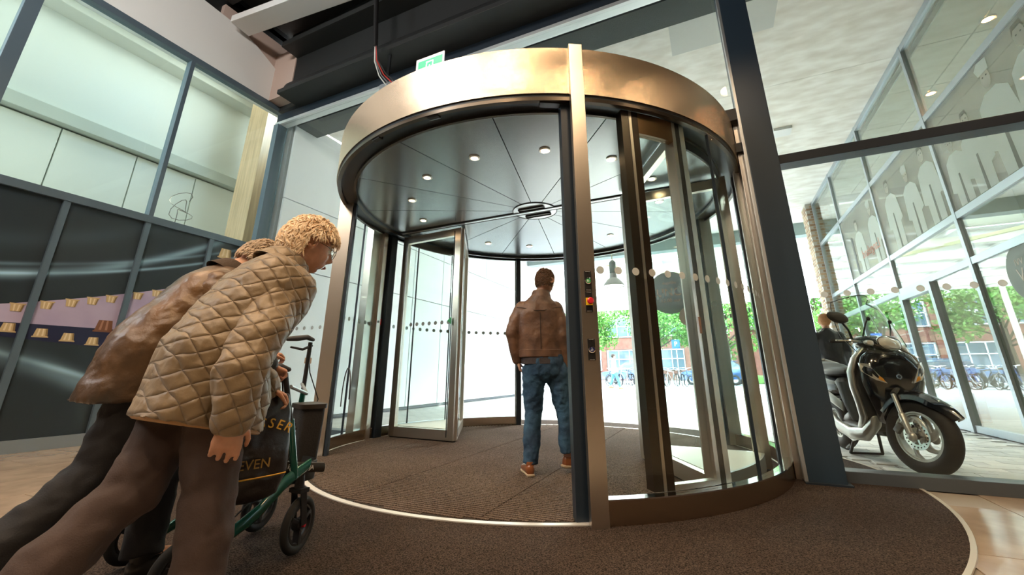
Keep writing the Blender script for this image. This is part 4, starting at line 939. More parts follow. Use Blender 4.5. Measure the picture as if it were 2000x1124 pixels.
def wheel(c, r, tr, name, spokes=5, disc=True, tw=1.0):
    c = Vector(c); b = NB()
    RRr = []
    for i in range(48):
        t = 2*PI*i/48; d = Vector((0, math.cos(t), math.sin(t))); RRr.append([c+d*(r-tr+tr*math.cos(a))+Vector((1, 0, 0))*tr*tw*math.sin(a) for a in [k*2*PI/12 for k in range(12)]])
    rings(b, RRr, False, True); w_ = S(name, b, rubber)
    b = NB()
    for sx in (-1, 1): torus(b, c+Vector((sx*.028, 0, 0)), (1, 0, 0), r-2*tr+.012, .012, 48, 6)
    lathe(b, [(r-2*tr+.006, -.03), (r-2*tr+.006, .03), (r-2*tr-.006, .03), (r-2*tr-.006, -.03), (r-2*tr+.006, -.03)], c, (1, 0, 0), 48, cap=False)
    S('rim', b, hubm, w_)
    b = NB()
    for k in range(spokes):
        a = 2*PI*k/spokes; pts = []
        for q in range(6):
            f = q/5; rr = .03+(r-2*tr-.035)*f; t = a+.75*f*f; pts.append((c+Vector((0, math.cos(t)*rr, math.sin(t)*rr)), Vector((.014, 0, 0)), Vector((0, -math.sin(t), math.cos(t)))*(.038-.018*f+.016*max(0, f-.8)*5)))
        loft(b, pts, 10, 2.6, False)
    lathe(b, [(.035, -.04), (.042, -.03), (.042, .03), (.035, .04)], c, (1, 0, 0), 20); S('spokes', b, hubm, w_)
    b = NB()
    lathe(b, [(.022, -.06), (.022, .06)], c, (1, 0, 0), 16); S('axle', b, grp, w_)
    if disc:
        b = NB(); lathe(b, [(.105, .048), (.105, .052), (.065, .052), (.065, .048), (.105, .048)], c, (1, 0, 0), 36, cap=False)
        for k in range(5): a = k*2*PI/5; bar(b, c+Vector((.05, .03*math.cos(a), .03*math.sin(a))), c+Vector((.05, .07*math.cos(a), .07*math.sin(a))), .014, .004, (1, 0, 0))
        S('brake_disc', b, chrome, w_)
        b = NB()
        for k in range(20): a = k*2*PI/20; lathe(b, [(.006, .0525), (.006, .053)], c+Vector((0, math.cos(a)*.086, math.sin(a)*.086)), (1, 0, 0), 6)
        S('disc_hole', b, black, w_, kind='stuff')
    return w_
# steered front end
AX0 = Vector((0, .40, .98)); AX1 = Vector((0, .62, .42)); axd = (AX0-AX1).normalized()
ST = Matrix.Translation(AX0) @ Matrix.Rotation(R_(20), 4, axd) @ Matrix.Translation(-AX0)
MSX = MS @ ST
wheel((0, .65, .288), .288, .058, 'front_wheel')
for sx in (-1, 1):
    b = NB(); tube(b, [(sx*.105, .655, .285), (sx*.105, .60, .44)], [.024, .024], 12, rnd=True); tube(b, [(sx*.105, .60, .44), (sx*.10, .545, .60)], .017, 12)
    ell(b, (sx*.105, .66, .28), (.028, .034, .038)); S('fork_leg', b, slv)
b = NB(); tube(b, [(-.10, .545, .60), (0, .50, .66), (.10, .545, .60)], .022, 10); cyl(b, (0, .5, .64), tuple(AX0), .024, 12); S('fork_crown', b, grp)
b = NB(); bar(b, (.125, .60, .36), (.12, .55, .30), .03, .05, bev=.006); S('brake_caliper', b, grp)
# mudguard with a pointed beak
b = NB(); R = []
for i in range(13):
    t = R_(148-i*10); wd = .085 if i < 10 else .085-.022*(i-9); rr = .325+(.010*(i-9) if i > 9 else 0)
    c0 = Vector((0, .65+rr*math.cos(t), .288+rr*math.sin(t)*1.02)); d = Vector((0, math.cos(t), math.sin(t)))
    R.append([c0-d*.05+Vector((-wd, 0, 0)), c0-d*.012+Vector((-wd*.96, 0, 0)), c0+d*.012+Vector((-wd*.5, 0, 0)), c0+d*.022, c0+d*.012+Vector((wd*.5, 0, 0)), c0-d*.012+Vector((wd*.96, 0, 0)), c0-d*.05+Vector((wd, 0, 0)), c0-d*.012, ])
rings(b, R); S('front_mudguard', b, gb)
b = NB(); tube(b, [(-.34, .26, 1.03), (-.22, .33, 1.05), (-.08, .39, 1.02), (.08, .39, 1.02), (.22, .33, 1.05), (.34, .26, 1.03)], .013, 10); S('handlebar', b, grp)
for sx in (-1, 1):
    b = NB(); tube(b, [(sx*.24, .32, 1.048), (sx*.36, .25, 1.03)], [.019, .019], 12, rnd=True); S('grip', b, rubber)
    b = NB(); tube(b, [(sx*.20, .39, 1.04), (sx*.28, .375, 1.04), (sx*.37, .315, 1.03)], [.008, .009, .007], 8, rnd=True); S('brake_lever', b, chrome)
b = NB(); loft(b, [((0, .20, 1.02), (.06, 0, 0), (0, 0, .035)), ((0, .30, 1.045), (.19, 0, 0), (0, 0, .07)), ((0, .40, 1.04), (.19, 0, 0), (0, 0, .075)), ((0, .47, 1.03), (.13, 0, 0), (0, 0, .055))], 24, 2.4); S('handlebar_cowl', b, gb)
b = NB(); loft(b, [((0, .43, 1.045), (.115, 0, 0), (0, 0, .062)), ((0, .485, 1.04), (.108, 0, 0), (0, 0, .056)), ((0, .50, 1.04), (.09, 0, 0), (0, 0, .045))], 24, 2.2); S('headlamp', b, clr)
b = NB(); RRr = [[Vector((.117*math.cos(t)*k, y_, 1.045+.064*math.sin(t)*k)) for t in [j*2*PI/24 for j in range(24)]] for y_, k in ((.462, 1.04), (.478, 1.06), (.478, .96), (.462, .94))]; rings(b, RRr, False, True); S('headlamp_bezel', b, chrome)
for sx in (-1, 1):
    b = NB(); loft(b, [((sx*.135, .40, 1.035), (.05, 0, 0), (0, 0, .030)), ((sx*.15, .45, 1.03), (.045, 0, 0), (0, 0, .024))], 14); S('indicator', b, clr)
# mirror on the right grip
for sx in (1,):
    b = NB(); tube(b, [(sx*.20, .31, 1.06), (sx*.25, .33, 1.14), (sx*.32, .32, 1.23)], [.012, .009, .009], 8); S('mirror_stalk', b, black)
    b = NB(); loft(b, [((sx*.345, .315, 1.25), Vector((.085, -.02, .02)), Vector((-.01, 0, .052))), ((sx*.345, .345, 1.25), Vector((.075, -.02, .02)), Vector((-.01, 0, .045)))], 20); S('mirror', b, grp)
# windscreen: a curved clear sheet with a dark rim on its left half
b = NB(); nn, mm = 16, 12; G = []
def wsp(u, v):   # u -1..1 across, v 0..1 up
    wd = .34*(1-.30*v**3)*(1 if v < .9 else math.sqrt(max(0, 1-((v-.9)/.1)**2*.6))) * (.72+.28*min(1, v*4)); return Vector((u*wd, .52-.24*v-.13*u*u, .94+.58*v-.05*u*u*(v)))
for j in range(mm+1):
    G.append([b.verts.new(wsp(-1+2*i/nn, j/mm)) for i in range(nn+1)])
for j in range(mm):
    for i in range(nn): b.faces.new((G[j][i], G[j][i+1], G[j+1][i+1], G[j+1][i]))
ws = S('windscreen', b, GL('screen acrylic', (.93, .96, .95), .05, .8)); m_ = ws.modifiers.new('t', 'SOLIDIFY'); m_.thickness = .003
b = NB(); tube(b, [wsp(-1, j/12) for j in range(13)]+[wsp(-1+2*i/12, 1) for i in range(1, 13)]+[wsp(1, 1-j/12) for j in range(1, 13)], .004, 6); S('windscreen_rim', b, black)
for sx in (-1, 1):
    b = NB(); tube(b, [(sx*.14, .36, 1.08), (sx*.13, .39, 1.20), (sx*.11, .40, 1.26)], .007, 6); ell(b, (sx*.11, .41, 1.26), (.02, .012, .02), seg=10); S('screen_bracket', b, black)
MSX = MS
# leg shield: glossy black front apron with silver edge trim
b = NB()
def shield(yo, k):
    return [((0, .40+yo, 1.00), (.10*k, 0, 0), (0, .05, .03)), ((0, .43+yo, .93), (.20*k, 0, 0), (0, .075, .0)), ((0, .45+yo, .82), (.245*k, 0, 0), (0, .095, 0)), ((0, .44+yo, .70), (.24*k, 0, 0), (0, .10, 0)), ((0, .42+yo, .58), (.205*k, 0, 0), (0, .09, 0)), ((0, .385+yo, .46), (.16*k, 0, 0), (0, .075, 0)), ((0, .34+yo, .37), (.13*k, 0, 0), (0, .06, 0))]
loft(b, shield(0, 1), 28, 2.2); S('front_apron', b, gb)
b = NB(); loft(b, [((0, .30, .98), (.16, 0, 0), (0, .04, 0)), ((0, .30, .80), (.265, 0, 0), (0, .045, 0)), ((0, .28, .60), (.25, 0, 0), (0, .05, 0)), ((0, .24, .42), (.19, 0, 0), (0, .07, 0)), ((0, .18, .32), (.17, 0, 0), (0, .08, 0))], 24, 2.6); S('inner_apron', b, grp)
for sx in (-1, 1):
    b = NB(); loft(b, [((sx*.15, .38, 1.01), (.018, 0, 0), (0, .035, 0)), ((sx*.235, .385, .92), (.020, 0, 0), (0, .04, 0)), ((sx*.277, .36, .80), (.022, 0, 0), (0, .045, 0)), ((sx*.268, .33, .66), (.022, 0, 0), (0, .042, 0)), ((sx*.235, .30, .52), (.022, 0, 0), (0, .04, 0)), ((sx*.20, .25, .40), (.025, 0, 0), (0, .045, 0)), ((sx*.18, .15, .30), (.025, 0, 0), (0, .06, 0))], 12, 2.4); S('edge_trim', b, slv)
    b = NB(); prism(b, [(sx*.10, .535, .70), (sx*.20, .50, .865), (sx*.246, .455, .875), (sx*.243, .465, .80), (sx*.17, .525, .725)], (0, .012, 0)); S('turn_lamp', b, clr, smooth=False)
    b = NB(); prism(b, [(sx*.115, .549, .712), (sx*.16, .542, .735), (sx*.15, .545, .76), (sx*.13, .549, .745)], (0, .004, 0)); S('amber_reflector', b, amb, smooth=False)
b = NB(); RRr = [[Vector((.115*math.cos(t)*k, .545+yo-.03*abs(math.cos(t)), .865+.085*math.sin(t)*k)) for t in [j*2*PI/28 for j in range(28)]] for yo, k in ((-.006, 1.0), (.0, 1.02), (.0, .97), (-.006, .95))]; rings(b, RRr, False, True); S('hatch_groove', b, black)
b = NB(); lathe(b, [(.024, 0), (.024, .003)], (0, .545, .755), (0, 1, .02), 6); q_ = S('badge', b, chrome, smooth=False); b = NB(); lathe(b, [(.011, .003), (.011, .004)], (0, .545, .755), (0, 1, .02), 12); S('badge_centre', b, gb, q_, smooth=False)
# floorboard and silver underbody
b = NB(); loft(b, [((0, .24, .31), (.17, 0, 0), (0, 0, .035)), ((0, .05, .29), (.18, 0, 0), (0, 0, .03)), ((0, -.18, .30), (.18, 0, 0), (0, 0, .035))], 20, 3.2); S('floorboard', b, grp)
for sx in (-1, 1):
    b = NB(); loft(b, [((sx*.15, .33, .36), (.045, 0, 0), (0, .02, .06)), ((sx*.175, .18, .245), (.04, 0, 0), (0, 0, .06)), ((sx*.185, -.05, .225), (.035, 0, 0), (0, 0, .055)), ((sx*.19, -.25, .27), (.03, 0, 0), (0, 0, .06)), ((sx*.185, -.38, .36), (.02, 0, 0), (0, 0, .05))], 16, 2.6); S('sill_panel', b, slv)
b = NB(); loft(b, [((0, -.10, .34), (.13, 0, 0), (0, .05, 0)), ((0, -.16, .50), (.15, 0, 0), (0, .07, 0)), ((0, -.22, .70), (.15, 0, 0), (0, .11, 0))], 20, 2.6); S('seat_pedestal', b, grp)
# rear bodywork
b = NB(); loft(b, [((0, -.16, .62), (.13, 0, 0), (0, 0, .08)), ((0, -.35, .62), (.18, 0, 0), (0, 0, .13)), ((0, -.58, .66), (.185, 0, 0), (0, 0, .12)), ((0, -.80, .74), (.14, 0, 0), (0, 0, .08)), ((0, -.93, .80), (.07, 0, 0), (0, 0, .035))], 24, 2.5); S('tail_body', b, gb)
for sx in (-1, 1):
    b = NB(); loft(b, [((sx*.155, -.18, .46), (.012, 0, 0), (0, 0, .05)), ((sx*.185, -.38, .56), (.014, 0, 0), (0, 0, .055)), ((sx*.178, -.62, .66), (.014, 0, 0), (0, 0, .045)), ((sx*.13, -.84, .76), (.012, 0, 0), (0, 0, .02))], 12, 2.4); S('side_trim', b, slv)
b = NB(); loft(b, [((0, -.13, .80), (.10, 0, 0), (0, 0, .035)), ((0, -.26, .80), (.145, 0, 0), (0, 0, .05)), ((0, -.46, .80), (.16, 0, 0), (0, 0, .05)), ((0, -.56, .835), (.155, 0, 0), (0, 0, .055)), ((0, -.74, .865), (.13, 0, 0), (0, 0, .045)), ((0, -.84, .87), (.09, 0, 0), (0, 0, .035))], 24, 2.5); S('seat', b, seatm)
b = NB(); tube(b, [(-.15, -.62, .82), (-.165, -.78, .88), (-.10, -.93, .93), (.10, -.93, .93), (.165, -.78, .88), (.15, -.62, .82)], [.014, .018, .02, .02, .018, .014], 10); S('grab_rail', b, slv)
b = NB(); ell(b, (0, -.95, .76), (.10, .03, .05)); S('tail_lamp', b, P('red tail lens', (.5, .01, .01), .15))
wheel((0, -.65, .262), .262, .062, 'rear_wheel', 5, False, 1.1)
b = NB(); loft(b, [((-.12, -.05, .28), (.05, 0, 0), (0, 0, .08)), ((-.13, -.35, .27), (.05, 0, 0), (0, 0, .09)), ((-.12, -.66, .265), (.045, 0, 0), (0, 0, .10)), ((-.11, -.76, .265), (.03, 0, 0), (0, 0, .06))], 18, 2.6); S('swingarm_engine', b, grp)
b = NB(); ell(b, (.02, -.22, .30), (.13, .14, .12)); S('engine_block', b, grp)
b = NB(); loft(b, [((.15, -.30, .24), (.045, 0, 0), (0, 0, .05)), ((.18, -.45, .27), (.055, 0, 0), (0, 0, .06)), ((.195, -.75, .36), (.06, 0, 0), (0, 0, .07)), ((.195, -.93, .42), (.05, 0, 0), (0, 0, .06))], 20, 2.2); S('silencer', b, P('grey heat shield', (.22, .22, .21), .4, .5))
b = NB(); torus(b, (.20, -.90, .41), (.1, -.93, .35), .045, .010, 24, 6); S('silencer_ring', b, chrome)
b = NB(); tube(b, [(.08, -.05, .20), (.12, -.18, .15), (.15, -.32, .23)], .02, 8); S('exhaust_pipe', b, chrome)
b = NB(); loft(b, [((0, -.80, .58), (.08, 0, 0), (0, .01, .03)), ((0, -.93, .42), (.085, 0, 0), (0, .01, .03)), ((0, -1.0, .30), (.08, 0, 0), (0, .01, .02))], 12, 3); S('rear_mudguard', b, black)
b = NB(); box(b, -.09, .09, -1.03, -1.02, .36, .50, .004); q_ = S('number_plate', b, P('yellow plate plastic', (.8, .55, .05), .4), smooth=False)
b = NB(); tube(b, [(-.10, -.18, .20), (-.14, -.26, .02)], .014, 8, rnd=True); tube(b, [(.10, -.18, .20), (.14, -.26, .02)], .014, 8, rnd=True); bar(b, (-.14, -.26, .016), (.14, -.26, .016), .03, .02); bar(b, (.13, -.24, .10), (.13, -.34, .05), .02, .015); S('centre_stand', b, black)
# ================================================================ PEOPLE
skinm = P('skin', (.62, .33, .22), .5, vary=(30, .15)); skinm.node_tree.nodes['Principled BSDF'].inputs['Subsurface Weight'].default_value = .08
V = Vector
def lerp(a, b, t): return a+(b-a)*t
def hand(bm, wrist, dirv, palmn, side, s=1.0, curl=.5, grip=False):
    """palm and five fingers; dirv: forearm direction, palmn: the way the palm faces, side: towards the thumb"""
    d = V(dirv).normalized(); n_ = V(palmn); n_ = (n_-d*n_.dot(d)).normalized(); t = d.cross(n_); 
    if t.dot(V(side)) < 0: t = -t
    w0 = V(wrist)
    loft(bm, [(w0-d*.02*s, t*.024*s, n_*.017*s), (w0+d*.01*s, t*.027*s, n_*.016*s), (w0+d*.045*s, t*.040*s, n_*.015*s), (w0+d*.08*s, t*.044*s, n_*.013*s)], 14, 2.4)
    for i, (off, ln) in enumerate([(.036, .070), (.012, .080), (-.012, .074), (-.035, .058)]):
        p = w0+d*(.083-.003*abs(i-1))*s+t*off*s; pts = [p-d*.02*s, p]; cd_ = d; ang = curl*(.9+.12*i)
        for k, seg in enumerate((.42, .33, .25)):
            a = ang*(1.0 if k == 0 else 1.25); q = (cd_*math.cos(a)+n_*math.sin(a)).normalized(); nn2 = (n_*math.cos(a)-cd_*math.sin(a)); cd_ = q; n2 = nn2; p = p+q*ln*seg*s; pts.append(p); n_keep = n_; n_ = n2.normalized()
        n_ = V(palmn); n_ = (n_-d*n_.dot(d)).normalized()
        tube(bm, pts, [.0084*s, .0088*s, .0083*s, .0077*s, .0066*s], 8, rnd=True)
    p = w0+d*.022*s+t*.026*s; q1 = p+(d*.55+t*.75+n_*.25).normalized()*.034*s; q2 = q1+(d*.85+t*.25+n_*.45).normalized()*.030*s; q3 = q2+(d*.9-t*.05+n_*.5).normalized()*.022*s
    tube(bm, [p-t*.012*s, p, q1, q2, q3], [.013*s, .0125*s, .0105*s, .009*s, .0075*s], 8, rnd=True)
def head(bm, c, fwd, up, s=1.0):
    """head surface with brow, eye sockets, nose, lips, chin and ears"""
    f = V(fwd).normalized(); u = V(up); u = (u-f*u.dot(f)).normalized(); r = f.cross(u); c = V(c)
    sub = bmesh.new(); bmesh.ops.create_uvsphere(sub, u_segments=64, v_segments=48, radius=1)
    G = lambda x, m, w: math.exp(-((x-m)/w)**2)
    for v in sub.verts:
        x, y, z = v.co.x, v.co.y, v.co.z
        X, Y, Z = x*.074, y*.096, z*.118
        if z < 0: X *= 1-.34*(-z)**1.6; Y = Y*(1-.10*(-z)) + (.016*(-z) if y > 0 else 0)
        if y < 0: X *= 1.03; Z *= 1.0
        if y < 0 and z < -.2: Y *= 1-.55*min(1, (-z-.2)/.8)
        if y > .2:
            k = min(1, (y-.2)/.4)
            Y += k*(.026*G(x, 0, .17)*G(z, -.20, .16) + .012*G(x, 0, .12)*G(z, -.02, .2) + .005*G(z, .17, .09)*G(abs(x), .3, .3) - .011*G(abs(x), .36, .15)*G(z, .03, .10)
                 + .009*G(x, 0, .28)*G(z, -.47, .05) + .009*G(x, 0, .26)*G(z, -.57, .05) - .005*G(x, 0, .3)*G(z, -.52, .022) + .012*G(x, 0, .35)*G(z, -.86, .16) - .004*G(x, 0, .4)*G(z, -.68, .05) + .004*G(abs(x), .5, .15)*G(z, -.2, .12))
        v.co = c + (r*X + f*Y + u*Z)*s
    off = len(bm.verts); tmp = bpy.data.meshes.new('t'); sub.to_mesh(tmp); sub.free(); bm.from_mesh(tmp); bpy.data.meshes.remove(tmp)
    for sd in (-1, 1):
        e = c+(r*sd*.076-f*.008-u*.004)*s; M3 = Matrix((r, (f*.96+u*.1).normalized(), u)).transposed()
        ell(bm, e-r*sd*.002*s, (.010*s, .019*s, .032*s), M3, seg=14)
        ax = (r*sd*.85-f*.5).normalized(); torus(bm, e+r*sd*.008*s, ax, .021*s, .0062*s, 20, 6)
def face_bits(par, c, fwd, up, s=1.0, iris=(.10, .16, .22)):
    f = V(fwd).normalized(); u = V(up); u = (u-f*u.dot(f)).normalized(); r = f.cross(u); c = V(c); M3 = Matrix((r, f, u)).transposed()
    b = NB()
    for sd in (-1, 1): ell(b, c+(r*sd*.028+f*.079+u*.004)*s, (.0125*s,)*3, M3, seg=14)
    obj('eye', b, P('eye white', (.8, .78, .74), .2), par, True)
    b = NB()
    for sd in (-1, 1): ell(b, c+(r*sd*.028+f*.0895+u*.003)*s, (.005*s, .003*s, .005*s), M3, seg=10)
    obj('iris', b, P('iris', iris, .2), par, True)
    b = NB(); loft(b, [(c+(r*-.024+f*.0965-u*.0615)*s, u*.002*s, f*.002*s), (c+(f*.104-u*.060)*s, u*.006*s, f*.005*s), (c+(r*.024+f*.0965-u*.0615)*s, u*.002*s, f*.002*s)], 10); obj('lips', b, P('lips', (.45, .16, .13), .5), par, True)
    b = NB()
    for sd in (-1, 1): tube(b, [c+(r*sd*.014+f*.092+u*.020)*s, c+(r*sd*.030+f*.0925+u*.025)*s, c+(r*sd*.044+f*.082+u*.020)*s], [.002, .003, .0015], 6, rnd=True)
    obj('eyebrow', b, P('eyebrow', (.35, .26, .18), .9), par, True)
def hair(par, c, fwd, up, m, s=1.0, front=.35, low=-.45, thick=.012, strands=900, ln=.05, seed=3, curl=.5, bald=None, name='hair'):
    """hair: a scalp cap plus short locks growing out of it"""
    f = V(fwd).normalized(); u = V(up); u = (u-f*u.dot(f)).normalized(); r = f.cross(u); c = V(c); rnd = random.Random(seed)
    def on(x, y, z, k=0.0): return c+(r*x*(.077+k)+f*y*(.097+k)+u*z*(.120+k))*s
    def ok(x, y, z):
        if bald and bald(x, y, z): return False
        lim = low if y < 0 else low+(front-low)*min(1, (y/.62))**1.3
        return z > lim
    b = bmesh.new(); bmesh.ops.create_uvsphere(b, u_segments=56, v_segments=40, radius=1)
    dl = [v for v in b.verts if not ok(*v.co)]
    bmesh.ops.delete(b, geom=dl, context='VERTS')
    for v in b.verts:
        x, y, z = v.co; n_ = noise.noise(v.co*4+V((seed, 0, 0)))*.5+.5; v.co = on(x, y, z, thick*(.6+.8*n_))
    # close the cap underneath so that it has thickness
    cap = obj(name, b, m, par, True); md = cap.modifiers.new('t', 'SOLIDIFY'); md.thickness = thick*1.4; md.offset = -1
    b = NB(); k = 0
    while k < strands:
        x, y, z = rnd.gauss(0, 1), rnd.gauss(0, 1), rnd.gauss(0, 1); L = math.sqrt(x*x+y*y+z*z); x, y, z = x/L, y/L, z/L
        if not ok(x, y, z): continue
        k += 1; p = on(x, y, z, thick*.6); n_ = (r*x+f*y+u*z).normalized()
        t = (V((rnd.uniform(-1, 1), rnd.uniform(-1, 1), rnd.uniform(-1, 1)))*curl + u*(-.9 if z < .5 else -.2) - f*(.2 if y < .3 else -.5)); t = (t-n_*t.dot(n_)); t.normalize()
        l_ = ln*rnd.uniform(.5, 1.1)*s; pts = [p, p+t*l_*.4+n_*l_*.28, p+t*l_*.8+n_*l_*.30, p+t*l_*1.1+n_*l_*.12]
        tube(b, pts, [.0034, .0036, .003, .001], 4)
    obj(name+'_lock', b, m, par, True, kind='stuff')
def shoe(par, heel, toe_dir, up, mat, sole, s=1.0, heel_up=0):
    d = V(toe_dir).normalized(); u = V(up); u = (u-d*u.dot(d)).normalized(); r = d.cross(u); h = V(heel)
    b = NB(); loft(b, [(h+d*.012*s+u*.045*s, r*.030*s, u*.042*s), (h+d*.05*s+u*.050*s, r*.036*s, u*.048*s), (h+d*.11*s+u*.045*s, r*.040*s, u*.042*s), (h+d*.18*s+u*.036*s, r*.047*s, u*.030*s), (h+d*.235*s+u*.030*s, r*.044*s, u*.024*s), (h+d*.268*s+u*.027*s, r*.028*s, u*.018*s)], 20, 2.4)
    loft(b, [(h+d*.045*s+u*.07*s, r*.033*s, d*.04*s), (h+d*.045*s+u*.105*s, r*.034*s, d*.042*s)], 16, 2.2, False)
    q = obj('shoe', b, mat, par, True)
    b = NB(); loft(b, [(h-d*.004*s+u*.010*s, r*.030*s, u*.010*s), (h+d*.05*s+u*.010*s, r*.036*s, u*.010*s), (h+d*.11*s+u*.009*s, r*.038*s, u*.009*s), (h+d*.18*s+u*.009*s, r*.050*s, u*.009*s), (h+d*.24*s+u*.009*s, r*.046*s, u*.009*s), (h+d*.275*s+u*.010*s, r*.026*s, u*.008*s)], 20, 3.2); obj('sole', b, sole, q, True)
    b = NB(); obox(b, h+d*.032*s+u*.004*s, .058*s, .062*s, .014*s, Matrix((r, d, u)).transposed(), .003); obj('heel', b, sole, q)
    b = NB()
    for k in range(4): tube(b, [h+d*(.105+.02*k)*s-r*.016*s+u*(.088-.010*k)*s, h+d*(.11+.02*k)*s+u*(.093-.010*k)*s, h+d*(.105+.02*k)*s+r*.016*s+u*(.088-.010*k)*s], .002, 5)
    obj('lace', b, sole, q)
    return q
def sec(c, r, a, f, b_): return (V(c), V(r).normalized()*a, V(f).normalized()*b_)
def body(par, J, sex=1.0, vox=.005):
    """one continuous body surface grown from joints J"""
    b = NB(); rt = J['rt']; fw = J['fw']
    loft(b, [sec(J['pel']-J['sp']*.08, rt, .13, fw, .10), sec(J['pel'], rt, .15, fw, .105), sec(lerp(J['pel'], J['chest'], .45), rt, .125, J['fwm'], .092), sec(J['chest'], rt, .155, J['fwc'], .105), sec(lerp(J['chest'], J['neck'], .75), rt, .13, J['fwc'], .075), sec(J['neck'], rt, .060, J['fwc'], .058)], 28, 2.3)
    loft(b, [sec(lerp(J['neck'], J['head'], -.3), rt, .058, J['fwc'], .06), sec(lerp(J['neck'], J['head'], .35), rt, .052, J['fwc'], .056), sec(lerp(J['neck'], J['head'], .75), rt, .050, J['fwc'], .056)], 20)
    head(b, J['head'], J['look'], J['hup'], J.get('hs', 1))
    for s in 'LR':
        tube(b, [lerp(J['sh'+s], J['chest'], .14), lerp(J['sh'+s], J['el'+s], .5), J['el'+s], lerp(J['el'+s], J['wr'+s], .3), J['wr'+s]], [.048, .044, .038, .036, .024], 14, rnd=True)
        tube(b, [J['hip'+s], lerp(J['hip'+s], J['kn'+s], .4), J['kn'+s], lerp(J['kn'+s], J['an'+s], .35), J['an'+s]], [.080, .072, .052, .050, .034], 16, rnd=True)
        tube(b, [J['an'+s]+V((0, 0, .0)), J['an'+s]+J['ft'+s]*.05-V((0, 0, .035)), J['an'+s]+J['ft'+s]*.15-V((0, 0, .045))], [.036, .034, .024], 12, rnd=True)
        h = J.get('hand'+s); 
        if h: hand(b, J['wr'+s], *h)
    o = obj('body', b, skinm, par); remesh(o, vox, 2); return o
def sleeve(b, pts, radii, fl=1.0): tube(b, pts, radii, 18, rnd=True, fl=fl)

# ---------------------------------------------------------------- man in the brown leather jacket
WX = V((1, 0, 0)); WY = V((0, 1, 0)); WZ = V((0, 0, 1))
mn = empty('person', (-1.36, 3.52, .015), 'man in a brown leather jacket and jeans walking through the revolving door', 'person')
rt = V((.91, .41, 0)).normalized(); fw = V((-.41, .91, 0)).normalized()
J = dict(rt=rt, fw=fw, fwm=fw, fwc=fw, sp=WZ, pel=V((-1.345, 3.50, .90)), chest=V((-1.385, 3.49, 1.25)), neck=V((-1.375, 3.48, 1.46)), head=V((-1.33, 3.51, 1.605)), look=(fw*.75+rt*.66-WZ*.05), hup=WZ,
 shL=V((-1.545, 3.405, 1.365)), shR=V((-1.225, 3.555, 1.365)), elL=V((-1.60, 3.37, 1.12)), elR=V((-1.195, 3.53, 1.10)), wrL=V((-1.575, 3.44, .90)), wrR=V((-1.185, 3.57, .855)),
 hipL=V((-1.43, 3.46, .88)), hipR=V((-1.26, 3.54, .88)), knL=V((-1.45, 3.48, .49)), knR=V((-1.215, 3.60, .50)), anL=V((-1.455, 3.42, .10)), anR=V((-1.20, 3.60, .165)), ftL=fw, ftR=(fw*.85+rt*.5).normalized())
J['handL'] = (V((.2, .25, -1)), -rt*-1, fw, 1.0, .45); J['handR'] = (V((-.05, .12, -1)), -rt, fw, 1.0, .35)
body(mn, J)
def leather(name, c, c2):
    m = P(name, c, .42, vary=(7, .35, c2), bump=(55, .25)); return m
lj = leather('brown leather', (.21, .11, .062), (.085, .045, .03))
b = NB(); loft(b, [sec((-1.375, 3.485, .945), rt, .185, fw, .125), sec((-1.38, 3.485, 1.06), rt, .185, fw, .13), sec((-1.385, 3.485, 1.20), rt, .195, fw, .13), sec((-1.385, 3.48, 1.31), rt, .20, fw, .12), sec((-1.38, 3.478, 1.385), rt, .175, fw, .095), sec((-1.376, 3.48, 1.43), rt, .12, fw, .085), sec((-1.372, 3.482, 1.475), rt, .082, fw, .080)], 30, 2.5)
sleeve(b, [J['shL']+V((.03, .01, -.01)), lerp(J['shL'], J['elL'], .5), J['elL'], lerp(J['elL'], J['wrL'], .5), J['wrL']+V((0, 0, .01))], [.070, .068, .060, .055, .048])
sleeve(b, [J['shR']+V((-.03, -.01, -.01)), lerp(J['shR'], J['elR'], .5), J['elR'], lerp(J['elR'], J['wrR'], .5), J['wrR']+V((0, 0, .01))], [.070, .068, .062, .056, .052])
jk = obj('jacket', b, lj, mn); remesh(jk, .010, 4, [(.16, .016), (.05, .008)])
b = NB(); R = []
for k, (z, a, c_) in enumerate([(1.455, .080, .078), (1.50, .070, .070), (1.515, .072, .072), (1.50, .080, .080), (1.45, .095, .09)]):
    R.append([V((-1.365, 3.487, z))+rt*a*math.cos(t)+fw*c_*math.sin(t) for t in [j*2*PI/28 for j in range(28)]])
rings(b, R, False); obj('collar', b, lj, jk, True)
b = NB(); R = []
for z, e_ in ((.925, .0), (.930, .006), (.985, .008), (.99, 0)): R.append([V((-1.375, 3.485, z))+rt*(.186+e_)*math.copysign(abs(math.cos(t))**.8, math.cos(t))+fw*(.127+e_)*math.copysign(abs(math.sin(t))**.8, math.sin(t)) for t in [j*2*PI/36 for j in range(36)]])
rings(b, R); obj('hem_band', b, lj, jk, True)
seam = P('dark stitching', (.03, .017, .012), .7)
b = NB(); tube(b, [V((-1.385, 3.48, 1.335))+rt*(-.20+.4*k/12)-fw*(.130-.05*abs(k-6)/6*1.2) +V((0, 0, .018*math.cos(k/12*PI*2))) for k in range(13)], .003, 5); tube(b, [V((-1.38, 3.485, 1.30))-fw*.130, V((-1.38, 3.485, 1.15))-fw*.137, V((-1.378, 3.485, .99))-fw*.132], .003, 5); obj('seam', b, seam, jk)
b = NB(); loft(b, [sec((-1.365, 3.49, .870), rt, .182, fw, .14), sec((-1.37, 3.49, .95), rt, .178, fw, .125)], 28, 2.5, False); obj('shirt_hem', b, P('dark grey cotton', (.045, .035, .035), .9, bump=(50, .3)), mn, True, label='dark grey shirt below the jacket')
den = P('blue denim', (.045, .12, .20), .85, vary=(5, .5, (.016, .04, .08)), bump=(70, .35))
